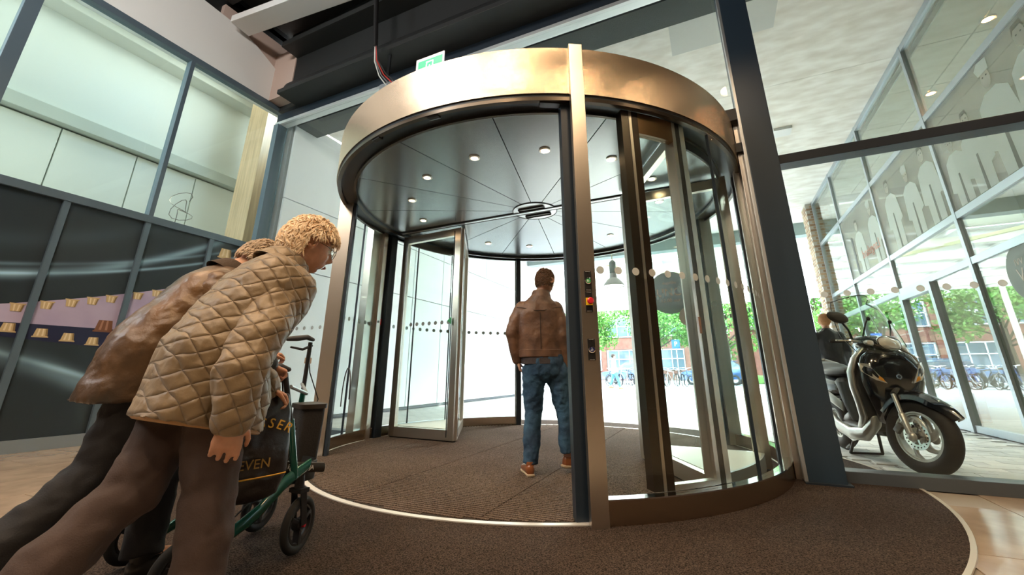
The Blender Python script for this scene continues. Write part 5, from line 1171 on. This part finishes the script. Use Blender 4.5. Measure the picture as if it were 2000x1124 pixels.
b = NB(); loft(b, [sec(J['pel']+V((0, 0, -.11)), rt, .165, fw, .135), sec(J['pel']+V((0, 0, -.02)), rt, .18, fw, .138), sec(J['pel']+V((0, 0, .05)), rt, .172, fw, .128)], 26, 2.4)
for s in 'LR': tube(b, [J['hip'+s]-V((0, 0, .03)), lerp(J['hip'+s], J['kn'+s], .45)-fw*.012, J['kn'+s]-fw*.01, lerp(J['kn'+s], J['an'+s], .4)-fw*.012, J['an'+s]+V((0, 0, .0))], [.108, .097, .076, .068, .063], 20, rnd=False)
tr = obj('jeans', b, den, mn); remesh(tr, .009, 3, [(.09, .024), (.035, .014)])
brn = P('tan leather shoe', (.30, .10, .035), .3, coat=.4, vary=(9, .3)); sol = P('pale sole', (.45, .35, .24), .7)
shoe(mn, (-1.425, 3.355, .016), fw*.9+rt*-.15, WZ, brn, sol); shoe(mn, (-1.235, 3.575, .06), (fw*.45+rt*.9-WZ*.12), WZ, brn, sol)
dkh = P('short brown hair', (.15, .07, .03), .6, vary=(60, .5))
hair(mn, J['head'], J['look'], WZ, dkh, 1.0, front=.55, low=-.42, thick=.004, strands=1500, ln=.018, seed=5, curl=.8, bald=lambda x, y, z: z > .86 and -.35 < y < .35)
b = NB(); face_bits(mn, J['head'], J['look'], WZ, 1.0); b.free()

# ---------------------------------------------------------------- first companion: white-haired, quilted coat
pa = empty('person', (-1.6, .95, .01), 'stooping white-haired person with glasses in a quilted olive-brown coat, nearest the camera', 'person')
rt = V((.985, -.17, 0)).normalized(); fw = V((.17, .985, 0)).normalized()
bend = R_(34); sp = (WZ*math.cos(bend)+fw*math.sin(bend)).normalized(); fc = (fw*math.cos(bend)-WZ*math.sin(bend)).normalized()
pel = V((-1.60, .90, .83))
J = dict(rt=rt, fw=fw, fwm=(fw*.9-WZ*.3).normalized(), fwc=fc, sp=WZ, pel=pel, chest=pel+sp*.30, neck=V((-1.59, 1.10, 1.215)), head=V((-1.575, 1.21, 1.335)), look=(fw*.92-WZ*.28+rt*.22), hup=(WZ*.95+fw*.25), hs=.98)
J.update(shL=V((-1.755, 1.09, 1.10)), shR=V((-1.445, 1.03, 1.09)), elL=V((-1.80, 1.12, .86)), elR=V((-1.345, .865, .80)), wrL=V((-1.76, 1.26, .74)), wrR=V((-1.36, .875, .665)),
 hipL=pel+V((-.085, .02, -.02)), hipR=pel+V((.085, -.01, -.02)), knL=V((-1.66, .81, .46)), knR=V((-1.51, .95, .46)), anL=V((-1.68, .50, .15)), anR=V((-1.47, .93, .10)), ftL=(fw*.8-WZ*.55).normalized(), ftR=fw)
J['handL'] = (V((.1, .8, -.4)), -WZ, rt, .95, .75); J['handR'] = (V((-.08, .04, -1)), -rt+fw*.3, fw, .95, .40)
body(pa, J)
def quilt(name, c, c2):
    m = bpy.data.materials.new(name); m.use_nodes = True; n = m.node_tree.nodes; L = m.node_tree.links; b = n['Principled BSDF']; b.inputs['Roughness'].default_value = .48; b.inputs['Sheen Weight'].default_value = .2
    t = n.new('ShaderNodeTexCoord'); s = n.new('ShaderNodeSeparateXYZ')
    nz0 = n.new('ShaderNodeTexNoise'); nz0.inputs['Scale'].default_value = 5; L.new(t.outputs['Object'], nz0.inputs['Vector'])
    va = n.new('ShaderNodeVectorMath'); va.operation = 'MULTIPLY_ADD'; va.inputs[1].default_value = (.05, .05, .05); L.new(nz0.outputs['Color'], va.inputs[0]); L.new(t.outputs['Object'], va.inputs[2]); L.new(va.outputs[0], s.inputs[0])
    def M(op, a, c_=None):
        q = n.new('ShaderNodeMath'); q.operation = op
        for i, v in enumerate((a, c_)):
            if v is None: continue
            if isinstance(v, (int, float)): q.inputs[i].default_value = v
            else: L.new(v, q.inputs[i])
        return q.outputs[0]
    x, y, z = s.outputs
    hs = []
    for A, B in ((17, 10.5), (-6.5, 20)):   # two families of diamond stitching
        u = M('ADD', M('MULTIPLY', M('ADD', y, M('MULTIPLY', x, .35)), A), M('MULTIPLY', z, B)); fr_ = M('FRACT', u); d = M('ABSOLUTE', M('SUBTRACT', fr_, .5)); hs.append(M('SUBTRACT', 1.0, M('POWER', M('MULTIPLY', d, 2.0), 5.0)))
    h = M('MINIMUM', *hs); nz = n.new('ShaderNodeTexNoise'); nz.inputs['Scale'].default_value = 26; nz.inputs['Detail'].default_value = 3; L.new(t.outputs['Object'], nz.inputs['Vector'])
    hh = M('ADD', h, M('MULTIPLY', nz.outputs[0], .9)); u = n.new('ShaderNodeBump'); u.inputs['Strength'].default_value = 1.0; u.inputs['Distance'].default_value = .005; L.new(hh, u.inputs['Height']); L.new(u.outputs[0], b.inputs['Normal'])
    r = n.new('ShaderNodeValToRGB'); r.color_ramp.elements[0].color = (*c2, 1); r.color_ramp.elements[1].color = (*c, 1); r.color_ramp.elements[1].position = .45; L.new(h, r.inputs[0]); L.new(r.outputs[0], b.inputs['Base Color']); return m
qm = quilt('quilted olive-brown nylon', (.215, .150, .082), (.16, .108, .060))
b = NB()
loft(b, [sec((-1.615, .93, .635), rt, .20, fw*.97-WZ*.22, .19), sec((-1.60, .935, .75), rt, .205, fw*.95-WZ*.2, .175), sec((-1.60, .93, .86), rt, .20, fw*.9-WZ*.3, .16), sec(pel+sp*.15+WZ*.01, rt, .19, fc, .15), sec(pel+sp*.28+WZ*.025, rt, .20, fc, .15), sec(pel+sp*.365+WZ*.03, rt, .185, fc, .13), sec(pel+sp*.41+WZ*.03, rt, .13, fc, .105), sec(V((-1.585, 1.125, 1.215)), rt, .072, fc, .075)], 36, 2.4, dome0=False)
ct = obj('quilted_coat', b, qm, pa, org=None); remesh(ct, .009, 3, [(.14, .020), (.045, .012)])
for s, q in (('L', 1), ('R', -1)):
    b = NB(); sleeve(b, [J['sh'+s]+rt*.035*q-V((0, 0, .01)), lerp(J['sh'+s], J['el'+s], .5), J['el'+s], lerp(J['el'+s], J['wr'+s], .5), J['wr'+s]+(J['el'+s]-J['wr'+s])*.05], [.088, .082, .070, .064, .060]); q_ = obj('coat_sleeve', b, qm, pa); remesh(q_, .008, 3, [(.09, .022), (.035, .010)])
b = NB(); R = []
nk = V((-1.590, 1.108, 1.215)); nd = (J['head']-nk).normalized()
for h, a in ((-.01, .080), (.055, .072), (.062, .079), (.04, .090), (-.015, .106)): R.append([nk+nd*h+rt*a*math.cos(t)+fc*a*1.05*math.sin(t) for t in [j*2*PI/28 for j in range(28)]])
rings(b, R, False); obj('coat_collar', b, qm, ct, True)
b = NB(); R = []
for z, e_ in ((.545, .0), (.549, .005), (.565, .006), (.57, 0)): R.append([V((-1.615, .93, z+.083))+rt*(.183+e_)*math.copysign(abs(math.cos(t))**.83, math.cos(t))+(fw*.975-WZ*.22)*(.174+e_)*math.copysign(abs(math.sin(t))**.83, math.sin(t)) for t in [j*2*PI/40 for j in range(40)]])
rings(b, R, False); obj('coat_piping', b, P('tan piping', (.42, .24, .11), .6), ct, True)
trm = P('brown-grey wool', (.075, .048, .042), .85, vary=(2, .3), bump=(240, .2))
b = NB(); loft(b, [sec(pel+V((0, 0, -.10)), rt, .145, fw, .12), sec(pel+V((0, 0, .0)), rt, .14, fw, .12)], 24, 2.4)
for s in 'LR': tube(b, [J['hip'+s]-V((0, 0, .04)), lerp(J['hip'+s], J['kn'+s], .5), J['kn'+s], lerp(J['kn'+s], J['an'+s], .5)+V((0, 0, .0)), J['an'+s]-V((0, 0, .02))], [.085, .088, .078, .074, .072], 20)
tr = obj('trousers', b, trm, pa); remesh(tr, .010, 4, [(.16, .026), (.055, .018)])
blks = P('black leather shoe', (.015, .013, .012), .3, coat=.3); sk = P('dark sole', (.03, .025, .02), .8)
shoe(pa, (-1.465, .88, .012), fw, WZ, P('brown leather shoe', (.20, .09, .045), .35, coat=.4), sk); shoe(pa, (-1.70, .43, .165), (fw*.75-WZ*.66), fw*.6+WZ*.7, P('brown leather shoe rear', (.22, .10, .05), .35, coat=.4), sk)
wh = P('white-blond hair', (.92, .76, .56), .55, vary=(40, .35, (.70, .52, .34)))
hair(pa, J['head'], J['look'], J['hup'], wh, 1.0, front=.50, low=-.5, thick=.024, strands=2600, ln=.042, seed=8, curl=.7, bald=lambda x, y, z: (abs(x) > .45 and y > -.22 and z < .22) or (y > .25 and z < .45))
face_bits(pa, J['head'], J['look'], J['hup'], .98)
f = V(J['look']).normalized(); u = V(J['hup']); u = (u-f*u.dot(f)).normalized(); r = f.cross(u); c = J['head']
b = NB()
for sd in (-1, 1): torus(b, c+r*sd*.030+f*.108+u*.002, f, .021, .0014, 24, 5); tube(b, [c+r*sd*.051+f*.106+u*.008, c+r*sd*.074+f*.06+u*.010, c+r*sd*.080-f*.005+u*.012], .0014, 5)
tube(b, [c-r*.010+f*.109+u*.006, c+f*.112+u*.009, c+r*.010+f*.109+u*.006], .0014, 5); g_ = obj('glasses', b, P('thin metal', (.5, .45, .4), .2, 1), pa)
b = NB()
for sd in (-1, 1): lathe(b, [(.020, 0), (.020, .001)], c+r*sd*.030+f*.108+u*.002, f, 20)
obj('lens', b, glass, g_)

# ---------------------------------------------------------------- second companion: bent over the rollator, waxed coat
pb = empty('person', (-2.2, .95, .01), 'bent person in a brown waxed coat and black trousers pushing the rollator', 'person')
rt = V((.98, -.20, 0)).normalized(); fw = V((.20, .98, 0)).normalized()
bend = R_(38); sp = (WZ*math.cos(bend)+fw*math.sin(bend)).normalized(); fc = (fw*math.cos(bend)-WZ*math.sin(bend)).normalized()
pel = V((-2.18, .985, .86))
J = dict(rt=rt, fw=fw, fwm=(fw*.85-WZ*.45).normalized(), fwc=fc, sp=WZ, pel=pel, chest=pel+sp*.31+WZ*.03, neck=V((-2.12, 1.22, 1.28)), head=V((-2.10, 1.345, 1.36)), look=(fw*.72-WZ*.70), hup=(WZ*.72+fw*.68))
J.update(shL=V((-2.30, 1.18, 1.17)), shR=V((-1.98, 1.12, 1.17)), elL=V((-2.36, 1.36, .90)), elR=V((-1.90, 1.20, .90)), wrL=V((-2.28, 1.58, .90)), wrR=V((-1.84, 1.30, .835)),
 hipL=pel+V((-.085, .02, -.02)), hipR=pel+V((.085, -.01, -.02)), knL=V((-2.23, 1.16, .48)), knR=V((-2.16, .92, .46)), anL=V((-2.20, 1.16, .12)), anR=V((-2.18, .64, .18)), ftL=fw, ftR=(fw*.7-WZ*.7).normalized())
J['handR'] = (V((.05, .95, -.30)), -WZ-rt*.1, -rt, .98, .80); J['handL'] = (V((.0, .95, .05)), -WZ, rt, .98, .85)
body(pb, J)
wax = P('brown waxed cotton', (.19, .10, .04), .38, vary=(4.2, .55, (.030, .026, .024), (1, 1, .5)), bump=(40, .3))
b = NB()
loft(b, [sec((-2.20, .985, .70), rt, .20, fw, .185), sec((-2.19, .985, .80), rt, .19, fw*.97-WZ*.15, .16), sec((-2.18, .99, .90), rt, .185, fw*.9-WZ*.35, .145), sec(pel+sp*.16+WZ*.03, rt, .19, fc, .15), sec(pel+sp*.30+WZ*.045, rt, .20, fc, .15), sec(pel+sp*.40+WZ*.04, rt, .18, fc, .125), sec(pel+sp*.445+WZ*.035, rt, .125, fc, .10), sec(V((-2.12, 1.23, 1.275)), rt, .075, fc, .078)], 36, 2.4, dome0=False)
ct = obj('waxed_coat', b, wax, pb); remesh(ct, .010, 3, [(.16, .028), (.05, .012)])
for s, q in (('L', 1), ('R', -1)):
    b = NB(); sleeve(b, [J['sh'+s]+rt*.035*q-V((0, 0, .01)), lerp(J['sh'+s], J['el'+s], .5), J['el'+s], lerp(J['el'+s], J['wr'+s], .5), J['wr'+s]+(J['el'+s]-J['wr'+s])*.08], [.090, .082, .072, .064, .055]); q_ = obj('coat_sleeve', b, wax, pb); remesh(q_, .009, 3, [(.09, .022), (.035, .010)])
b = NB(); R = []; nk = V((-2.12, 1.225, 1.27)); nd = (J['head']-nk).normalized()
for h, a in ((-.02, .082), (.04, .072), (.045, .080), (.03, .088), (-.03, .10)): R.append([nk+nd*h+rt*a*math.cos(t)+fc*a*math.sin(t) for t in [j*2*PI/28 for j in range(28)]])
rings(b, R, False); obj('coat_collar', b, P('dark corduroy', (.05, .03, .018), .9, bump=(90, .5)), ct, True)
bt_ = P('black wool trousers', (.012, .012, .015), .8, bump=(200, .2))
b = NB(); loft(b, [sec(pel+V((0, 0, -.10)), rt, .145, fw, .12), sec(pel+V((0, 0, .0)), rt, .14, fw, .12)], 24, 2.4)
for s in 'LR': tube(b, [J['hip'+s]-V((0, 0, .04)), lerp(J['hip'+s], J['kn'+s], .5), J['kn'+s], lerp(J['kn'+s], J['an'+s], .5), J['an'+s]-V((0, 0, .02))], [.085, .088, .076, .072, .070], 20)
tr = obj('trousers', b, bt_, pb); remesh(tr, .010, 4, [(.16, .026), (.055, .018)])
shoe(pb, (-2.195, 1.11, .012), fw, WZ, blks, sk); shoe(pb, (-2.19, .585, .20), (fw*.7-WZ*.7), fw*.7+WZ*.7, blks, sk)
gh = P('thin grey-blond hair', (.55, .42, .30), .55, vary=(40, .3))
hair(pb, J['head'], J['look'], J['hup'], gh, 1.0, front=.5, low=-.35, thick=.006, strands=1300, ln=.03, seed=11, curl=.5, bald=lambda x, y, z: z > .80 and y > -.3)
face_bits(pb, J['head'], J['look'], J['hup'], 1.0)

# ================================================================ ROLLATOR
ro = empty('rollator', (-2.0, 1.45, .01), 'dark green four-wheeled rollator with front bag pushed by the bent person', 'rollator')
grn = P('dark green frame paint', (.006, .10, .075), .25, .3, coat=.6); org_ = P('orange-brown tyre side', (.10, .055, .03), .6)
def rwheel(c, ang, r=.118):
    c = V(c); ax = V((math.cos(ang), math.sin(ang), 0))
    b = NB(); torus(b, c, ax, r-.020, .020, 40, 10, ry=.017); w_ = obj('wheel', b, rubber, ro, True)
    b = NB(); torus(b, c, ax, r-.040, .008, 36, 6, ry=.014)
    s = V((0, 0, 1)); t = ax.cross(s)
    for k in range(3):
        a = k*2*PI/3+.5; d = t*math.cos(a)+s*math.sin(a); bar(b, c+d*.01, c+d*(r-.038), .018, .03, ax, .003)
    lathe(b, [(.022, -.022), (.026, -.015), (.026, .015), (.022, .022)], c, ax, 18); obj('wheel_spider', b, black, w_)
    b = NB(); lathe(b, [(.008, .022), (.012, .024), (.010, .034), (.001, .035)], c, ax, 12); obj('axle_cap', b, RED, w_)
    return w_
rwheel((-1.86, 1.60, .128), .30); rwheel((-2.30, 1.72, .128), .22); rwheel((-1.80, 1.08, .128), .05, .112); rwheel((-2.40, 1.22, .128), .05, .112)
for (x, y, a) in ((-1.86, 1.60, 0), (-2.30, 1.72, 0)):
    b = NB()
    for s in (-.034, .034): bar(b, (x+s, y, .13), (x+s*.9, y-.02, .27), .008, .03, (0, 1, 0), .002)
    bar(b, (x-.04, y-.02, .275), (x+.04, y-.02, .275), .05, .02, bev=.004); cyl(b, (x, y-.02, .27), (x, y-.03, .36), .022, 14); obj('fork', b, black, ro)
for s, (x, y0, y1, yt, zt, xt) in {'n': (-1.83, 1.62, 1.10, 1.40, .80, -1.845), 'f': (-2.27, 1.74, 1.20, 1.88, .985, -2.29)}.items():
    b = NB(); loft(b, [((x, y0-.03, .385), (.013, 0, 0), (0, .004, .024)), ((x, y0-.15, .33), (.014, 0, 0), (0, .0, .032)), ((x, (y0+y1)/2, .24), (.014, 0, 0), (0, 0, .030)), ((x, y1+.02, .13), (.012, 0, 0), (0, 0, .018))], 14, 2.5); obj('side_frame', b, grn, ro, True)
    zb = .40 if s == 'n' else .36; yb2 = y0-.10 if s == 'n' else 1.84
    b = NB(); tube(b, [(x, yb2, .34), (x, yb2+(yt-yb2)*.55, .34+(zt-.34)*.55)], .016, 14); obj('lower_tube', b, grn, ro, True)
    b = NB(); tube(b, [(x, yb2+(yt-yb2)*.45, .34+(zt-.34)*.45), (xt, yt, zt)], .0125, 14); obj('height_tube', b, black, ro, True)
    b = NB(); obox(b, V((xt, yt, zt-.11)), .028, .03, .035, Matrix.Identity(3), .004); obj('clamp', b, P('tan clamp', (.5, .35, .22), .5), ro)
    b = NB(); tube(b, [(xt, yt+.012, zt+.018), (xt, yt-.03, zt+.030), (xt, yt-.10, zt+.018), (xt, yt-.155, zt+.012)], [.014, .019, .021, .017], 14, rnd=True, fl=.8); obj('hand_grip', b, P('grey-black grip', (.05, .05, .055), .6), ro, True)
    b = NB(); tube(b, [(xt, yt+.01, zt-.02), (xt, yt-.05, zt-.045), (xt, yt-.13, zt-.035)], [.009, .008, .006], 8, rnd=True); obj('brake_lever', b, black, ro, True)
    b = NB(); tube(b, [(xt, yt-.01, zt-.03), (xt-.03, yt+.05, zt-.18), (xt-.02, yt+.13, zt-.34), (xt, yt+.04, .36), (x, y1+.12, .22)], .0035, 6); obj('brake_cable', b, black, ro, True)
b = NB(); tube(b, [(-1.845, 1.44, .74), (-1.95, 1.62, .70), (-2.15, 1.78, .70), (-2.29, 1.86, .74)], .009, 8); obj('cross_bar', b, alu, ro, True); b = NB(); tube(b, [(-1.83, 1.50, .38), (-2.05, 1.60, .40), (-2.27, 1.80, .38)], .012, 8); obj('cross_bar', b, alu, ro, True)
b = NB(); torus(b, (-2.02, 1.95, .66), (.6, .8, 0), .17, .0035, 40, 6, a0=0, a1=200); obj('cable_loop', b, black, ro)
b = NB(); loft(b, [((-2.05, 1.30, .545), (.185, 0, 0), (0, 0, .016)), ((-2.05, 1.50, .55), (.19, .02, 0), (0, 0, .016))], 20, 4); obj('seat', b, P('black seat pad', (.02, .02, .02), .7), ro, True)
b = NB(); R = []
for (z, k) in ((.305, .85), (.30, 1.0), (.38, 1.03), (.385, 1.0), (.31, .93)): R.append([V((-2.07+.19*k*math.copysign(abs(math.cos(t))**.6, math.cos(t)), 1.60+.13*k*math.copysign(abs(math.sin(t))**.6, math.sin(t)), z)) for t in [j*2*PI/32 for j in range(32)]])
rings(b, R); obj('tray', b, P('black tray', (.015, .015, .015), .5), ro, True)
b = NB(); loft(b, [((-1.865, 1.42, .40), (.012, 0, 0), (0, 0, .022)), ((-1.835, 1.68, .355), (.013, 0, 0), (0, 0, .022))], 12, 3); q_ = obj('name_rail', b, P('dark bumper rail', (.03, .025, .02), .4), ro, True)
text('PRO TROJA', .026, basis((-1.832, 1.55, .378), (.125, .985, -.19), (0, 0, 1)), WHT, q_)
fb = empty('rollator_bag', (-2.18, 1.98, .42), 'black box-shaped bag with a buckle hooked on the rollator front', 'bag')
bagm = P('black nylon bag', (.022, .020, .020), .7, bump=(120, .3))
b = NB(); R = []
dx_ = V((.90, -.43, 0)); dy_ = V((.43, .90, 0)); cB = V((-2.13, 1.80, 0))
loft(b, [(cB+V((0, 0, 0.350)), dx_*.108, dy_*.055), (cB+V((0, 0, 0.430)), dx_*.110, dy_*.06), (cB+V((0, 0, 0.550)), dx_*.118, dy_*.065), (cB+V((0, 0, 0.615)), dx_*.118, dy_*.065)], 32, 4.5, False); obj('bag_body', b, bagm, fb, True)
b = NB(); loft(b, [(cB+V((0, 0, 0.615)), dx_*.130, dy_*.075), (cB+V((0, 0, 0.638)), dx_*.130, dy_*.075)], 32, 4.5, False); obj('bag_rim', b, P('worn black rim', (.03, .022, .016), .4), fb, True)
b = NB(); M3 = Matrix((dx_, dy_, WZ)).transposed(); obox(b, cB-dy_*.069+V((0, 0, 0.525)), .05, .012, .03, M3, .004); obox(b, cB-dy_*.067+V((0, 0, 0.500)), .022, .006, .08, M3); obj('buckle', b, black, fb)
# tote bag
tb_ = empty('tote_bag', (-1.78, 1.25, .33), 'black shopping bag with gold letters hanging beside the rollator', 'bag')
tm = P('black coated fabric', (.018, .013, .012), .35, vary=(6, .4), bump=(18, .5))
dt = V((.28, .96, 0)).normalized(); nt_ = V((.96, -.28, 0)).normalized(); cT = V((-1.775, 1.225, 0))
b = NB(); loft(b, [(cT+V((0, 0, .33)), dt*.14, nt_*.045), (cT+V((0, 0, .40)), dt*.165, nt_*.055), (cT+V((0, 0, .52)), dt*.16, nt_*.055), (cT+V((0, 0, .64)), dt*.15, nt_*.045), (cT+V((0, 0, .715)), dt*.135, nt_*.018)], 36, 2.8); q_ = obj('bag_body', b, tm, tb_); remesh(q_, .008, 2, [(.07, .012)])
for o_ in (.05, -.05):
    b = NB(); R = []
    for k in range(9):
        t = k/8; p = cT+nt_*o_*.3+dt*(-.07+.14*t)+V((0, 0, .71+.12*math.sin(t*PI))); R.append([p-dt*.012, p+nt_*.002, p+dt*.012, p-nt_*.002])
    rings(b, R); obj('bag_handle', b, tm, tb_)
goldt = P('gold print letters', (.75, .42, .05), .4)
for i, ch in enumerate('VISSER'):
    a = -.045+.034*i; tilt = (.10-.11*i)*1.2; z = .605-.55*(a-.02)**2*4
    Mx = basis(cT+dt*a+nt_*(.066)+V((0, 0, z)), dt*math.cos(tilt)+WZ*math.sin(tilt), WZ*math.cos(tilt)-dt*math.sin(tilt))
    text(ch, .052, Mx, goldt, tb_, ext=.002)
text('ZEVEN', .05, basis(cT+dt*.0+nt_*.068+V((0, 0, .455)), dt, WZ), P('dim gold print', (.30, .18, .04), .5), tb_, ext=.002)
b = NB(); tube(b, [cT+dt*x_+nt_*.066+V((0, 0, .405+.25*x_*x_)) for x_ in (-.12, -.05, .02, .09, .14)], .003, 5); obj('gold_stripe', b, goldt, tb_)

# ================================================================ people outside
def far_person(x, y, ang, h, coat, trou, hairc, label, stride=.22, bag=None):
    e = empty('person', (x, y, 0), label, 'person'); s = h/1.7; M = Matrix.Translation((x, y, 0)) @ Matrix.Rotation(ang, 4, 'Z') @ Matrix.Scale(s, 4)
    b = NB(); r_ = WX; f_ = WY
    loft(b, [sec((0, 0, .86), r_, .14, f_, .10), sec((0, 0, .98), r_, .145, f_, .10), sec((0, .0, 1.12), r_, .125, f_, .09), sec((0, .0, 1.30), r_, .165, f_, .105), sec((0, 0, 1.40), r_, .13, f_, .08), sec((0, 0, 1.46), r_, .055, f_, .055), sec((0, .01, 1.52), r_, .05, f_, .05)], 20)
    head(b, (0, .02, 1.60), (0, 1, -.1), (0, 0, 1))
    for sx in (-1, 1):
        tube(b, [(sx*.17, 0, 1.37), (sx*.21, -.03*sx, 1.12), (sx*.20, .10, .93)], [.05, .042, .026], 10, rnd=True); hand(b, (sx*.20, .10, .93), (0, .3, -1), (-sx, 0, 0), (0, 1, 0), 1, .4)
        tube(b, [(sx*.085, 0, .88), (sx*.09, sx*stride*.6+.03, .48), (sx*.09, sx*stride, .10 if sx > 0 else .16)], [.085, .055, .036], 12, rnd=True); tube(b, [(sx*.09, sx*stride, .09 if sx > 0 else .15), (sx*.09, sx*stride+.16, .04 if sx > 0 else .07)], [.04, .03], 8, rnd=True)
    o = obj('body', b, skinm, e, xf=M); remesh(o, .012, 1)
    b = NB(); loft(b, [sec((0, 0, .80), r_, .19, f_, .14), sec((0, 0, 1.0), r_, .175, f_, .13), sec((0, .0, 1.30), r_, .19, f_, .125), sec((0, 0, 1.42), r_, .14, f_, .09), sec((0, 0, 1.47), r_, .075, f_, .07)], 20)
    for sx in (-1, 1): tube(b, [(sx*.16, 0, 1.36), (sx*.215, -.03*sx, 1.12), (sx*.205, .09, .96)], [.075, .062, .048], 12, rnd=True)
    o = obj('coat', b, coat, e, xf=M); remesh(o, .016, 2, [(.1, .01)])
    b = NB(); loft(b, [sec((0, 0, .80), r_, .15, f_, .11), sec((0, 0, .92), r_, .15, f_, .11)], 18)
    for sx in (-1, 1): tube(b, [(sx*.085, 0, .85), (sx*.09, sx*stride*.6+.03, .48), (sx*.09, sx*stride, .12 if sx > 0 else .18)], [.098, .07, .055], 12)
    o = obj('trousers', b, trou, e, xf=M); remesh(o, .016, 2)
    b = NB()
    for sx in (-1, 1): z_ = 0 if sx > 0 else .05; loft(b, [((sx*.09, sx*stride-.05, .045+z_), (.036, 0, 0), (0, 0, .04)), ((sx*.09, sx*stride+.08, .04+z_), (.042, 0, 0), (0, 0, .034)), ((sx*.09, sx*stride+.19, .025+z_), (.03, 0, 0), (0, 0, .02))], 14)
    obj('shoes', b, P('tan boot', (.28, .17, .07), .6), e, True, xf=M)
    b = NB(); ell(b, (0, -.005, 1.63), (.088, .105, .105)); o = obj('hair', b, hairc, e, True, xf=M)
    return e, M
blc = P('black padded coat', (.012, .013, .016), .5, bump=(12, .6)); fp, M = far_person(1.72, 8.3, R_(5), 1.68, blc, P('dark jeans', (.03, .03, .045), .8), P('ginger hair', (.42, .20, .08), .8, bump=(60, 1)), 'person with ginger hair and black coat walking away outside, half hidden by the scooter')
b = NB(); loft(b, [((-.33, .02, .80), (.05, 0, 0), (0, .13, 0)), ((-.33, .02, .90), (.06, 0, 0), (0, .14, 0)), ((-.33, .02, 1.0), (.04, 0, 0), (0, .12, 0))], 18, 3); hb_ = obj('handbag', b, P('brown leather bag', (.10, .06, .04), .5), None, True, xf=M, label='brown leather handbag carried by the person behind the scooter', cat='bag')
far_person(-4.62, 21.6, R_(-60), 1.66, P('beige jacket', (.55, .42, .30), .8), P('light blue jeans', (.10, .30, .45), .8), P('dark hair', (.05, .03, .02), .7), 'woman in a beige jacket and blue jeans walking on the square beside the bicycles')
wfs = empty('caution_sign', (-2.6, 9.6, 0), 'small yellow caution cone on the paving behind the walking man', 'sign')
b = NB(); prism(b, [(-2.72, 9.5, .0), (-2.48, 9.5, 0), (-2.53, 9.58, .14), (-2.67, 9.58, .14)], (0, .01, 0)); prism(b, [(-2.72, 9.68, .0), (-2.48, 9.68, 0), (-2.53, 9.60, .14), (-2.67, 9.60, .14)], (0, .01, 0)); obj('sign_leaf', b, P('yellow plastic', (.9, .62, .03), .5), wfs)
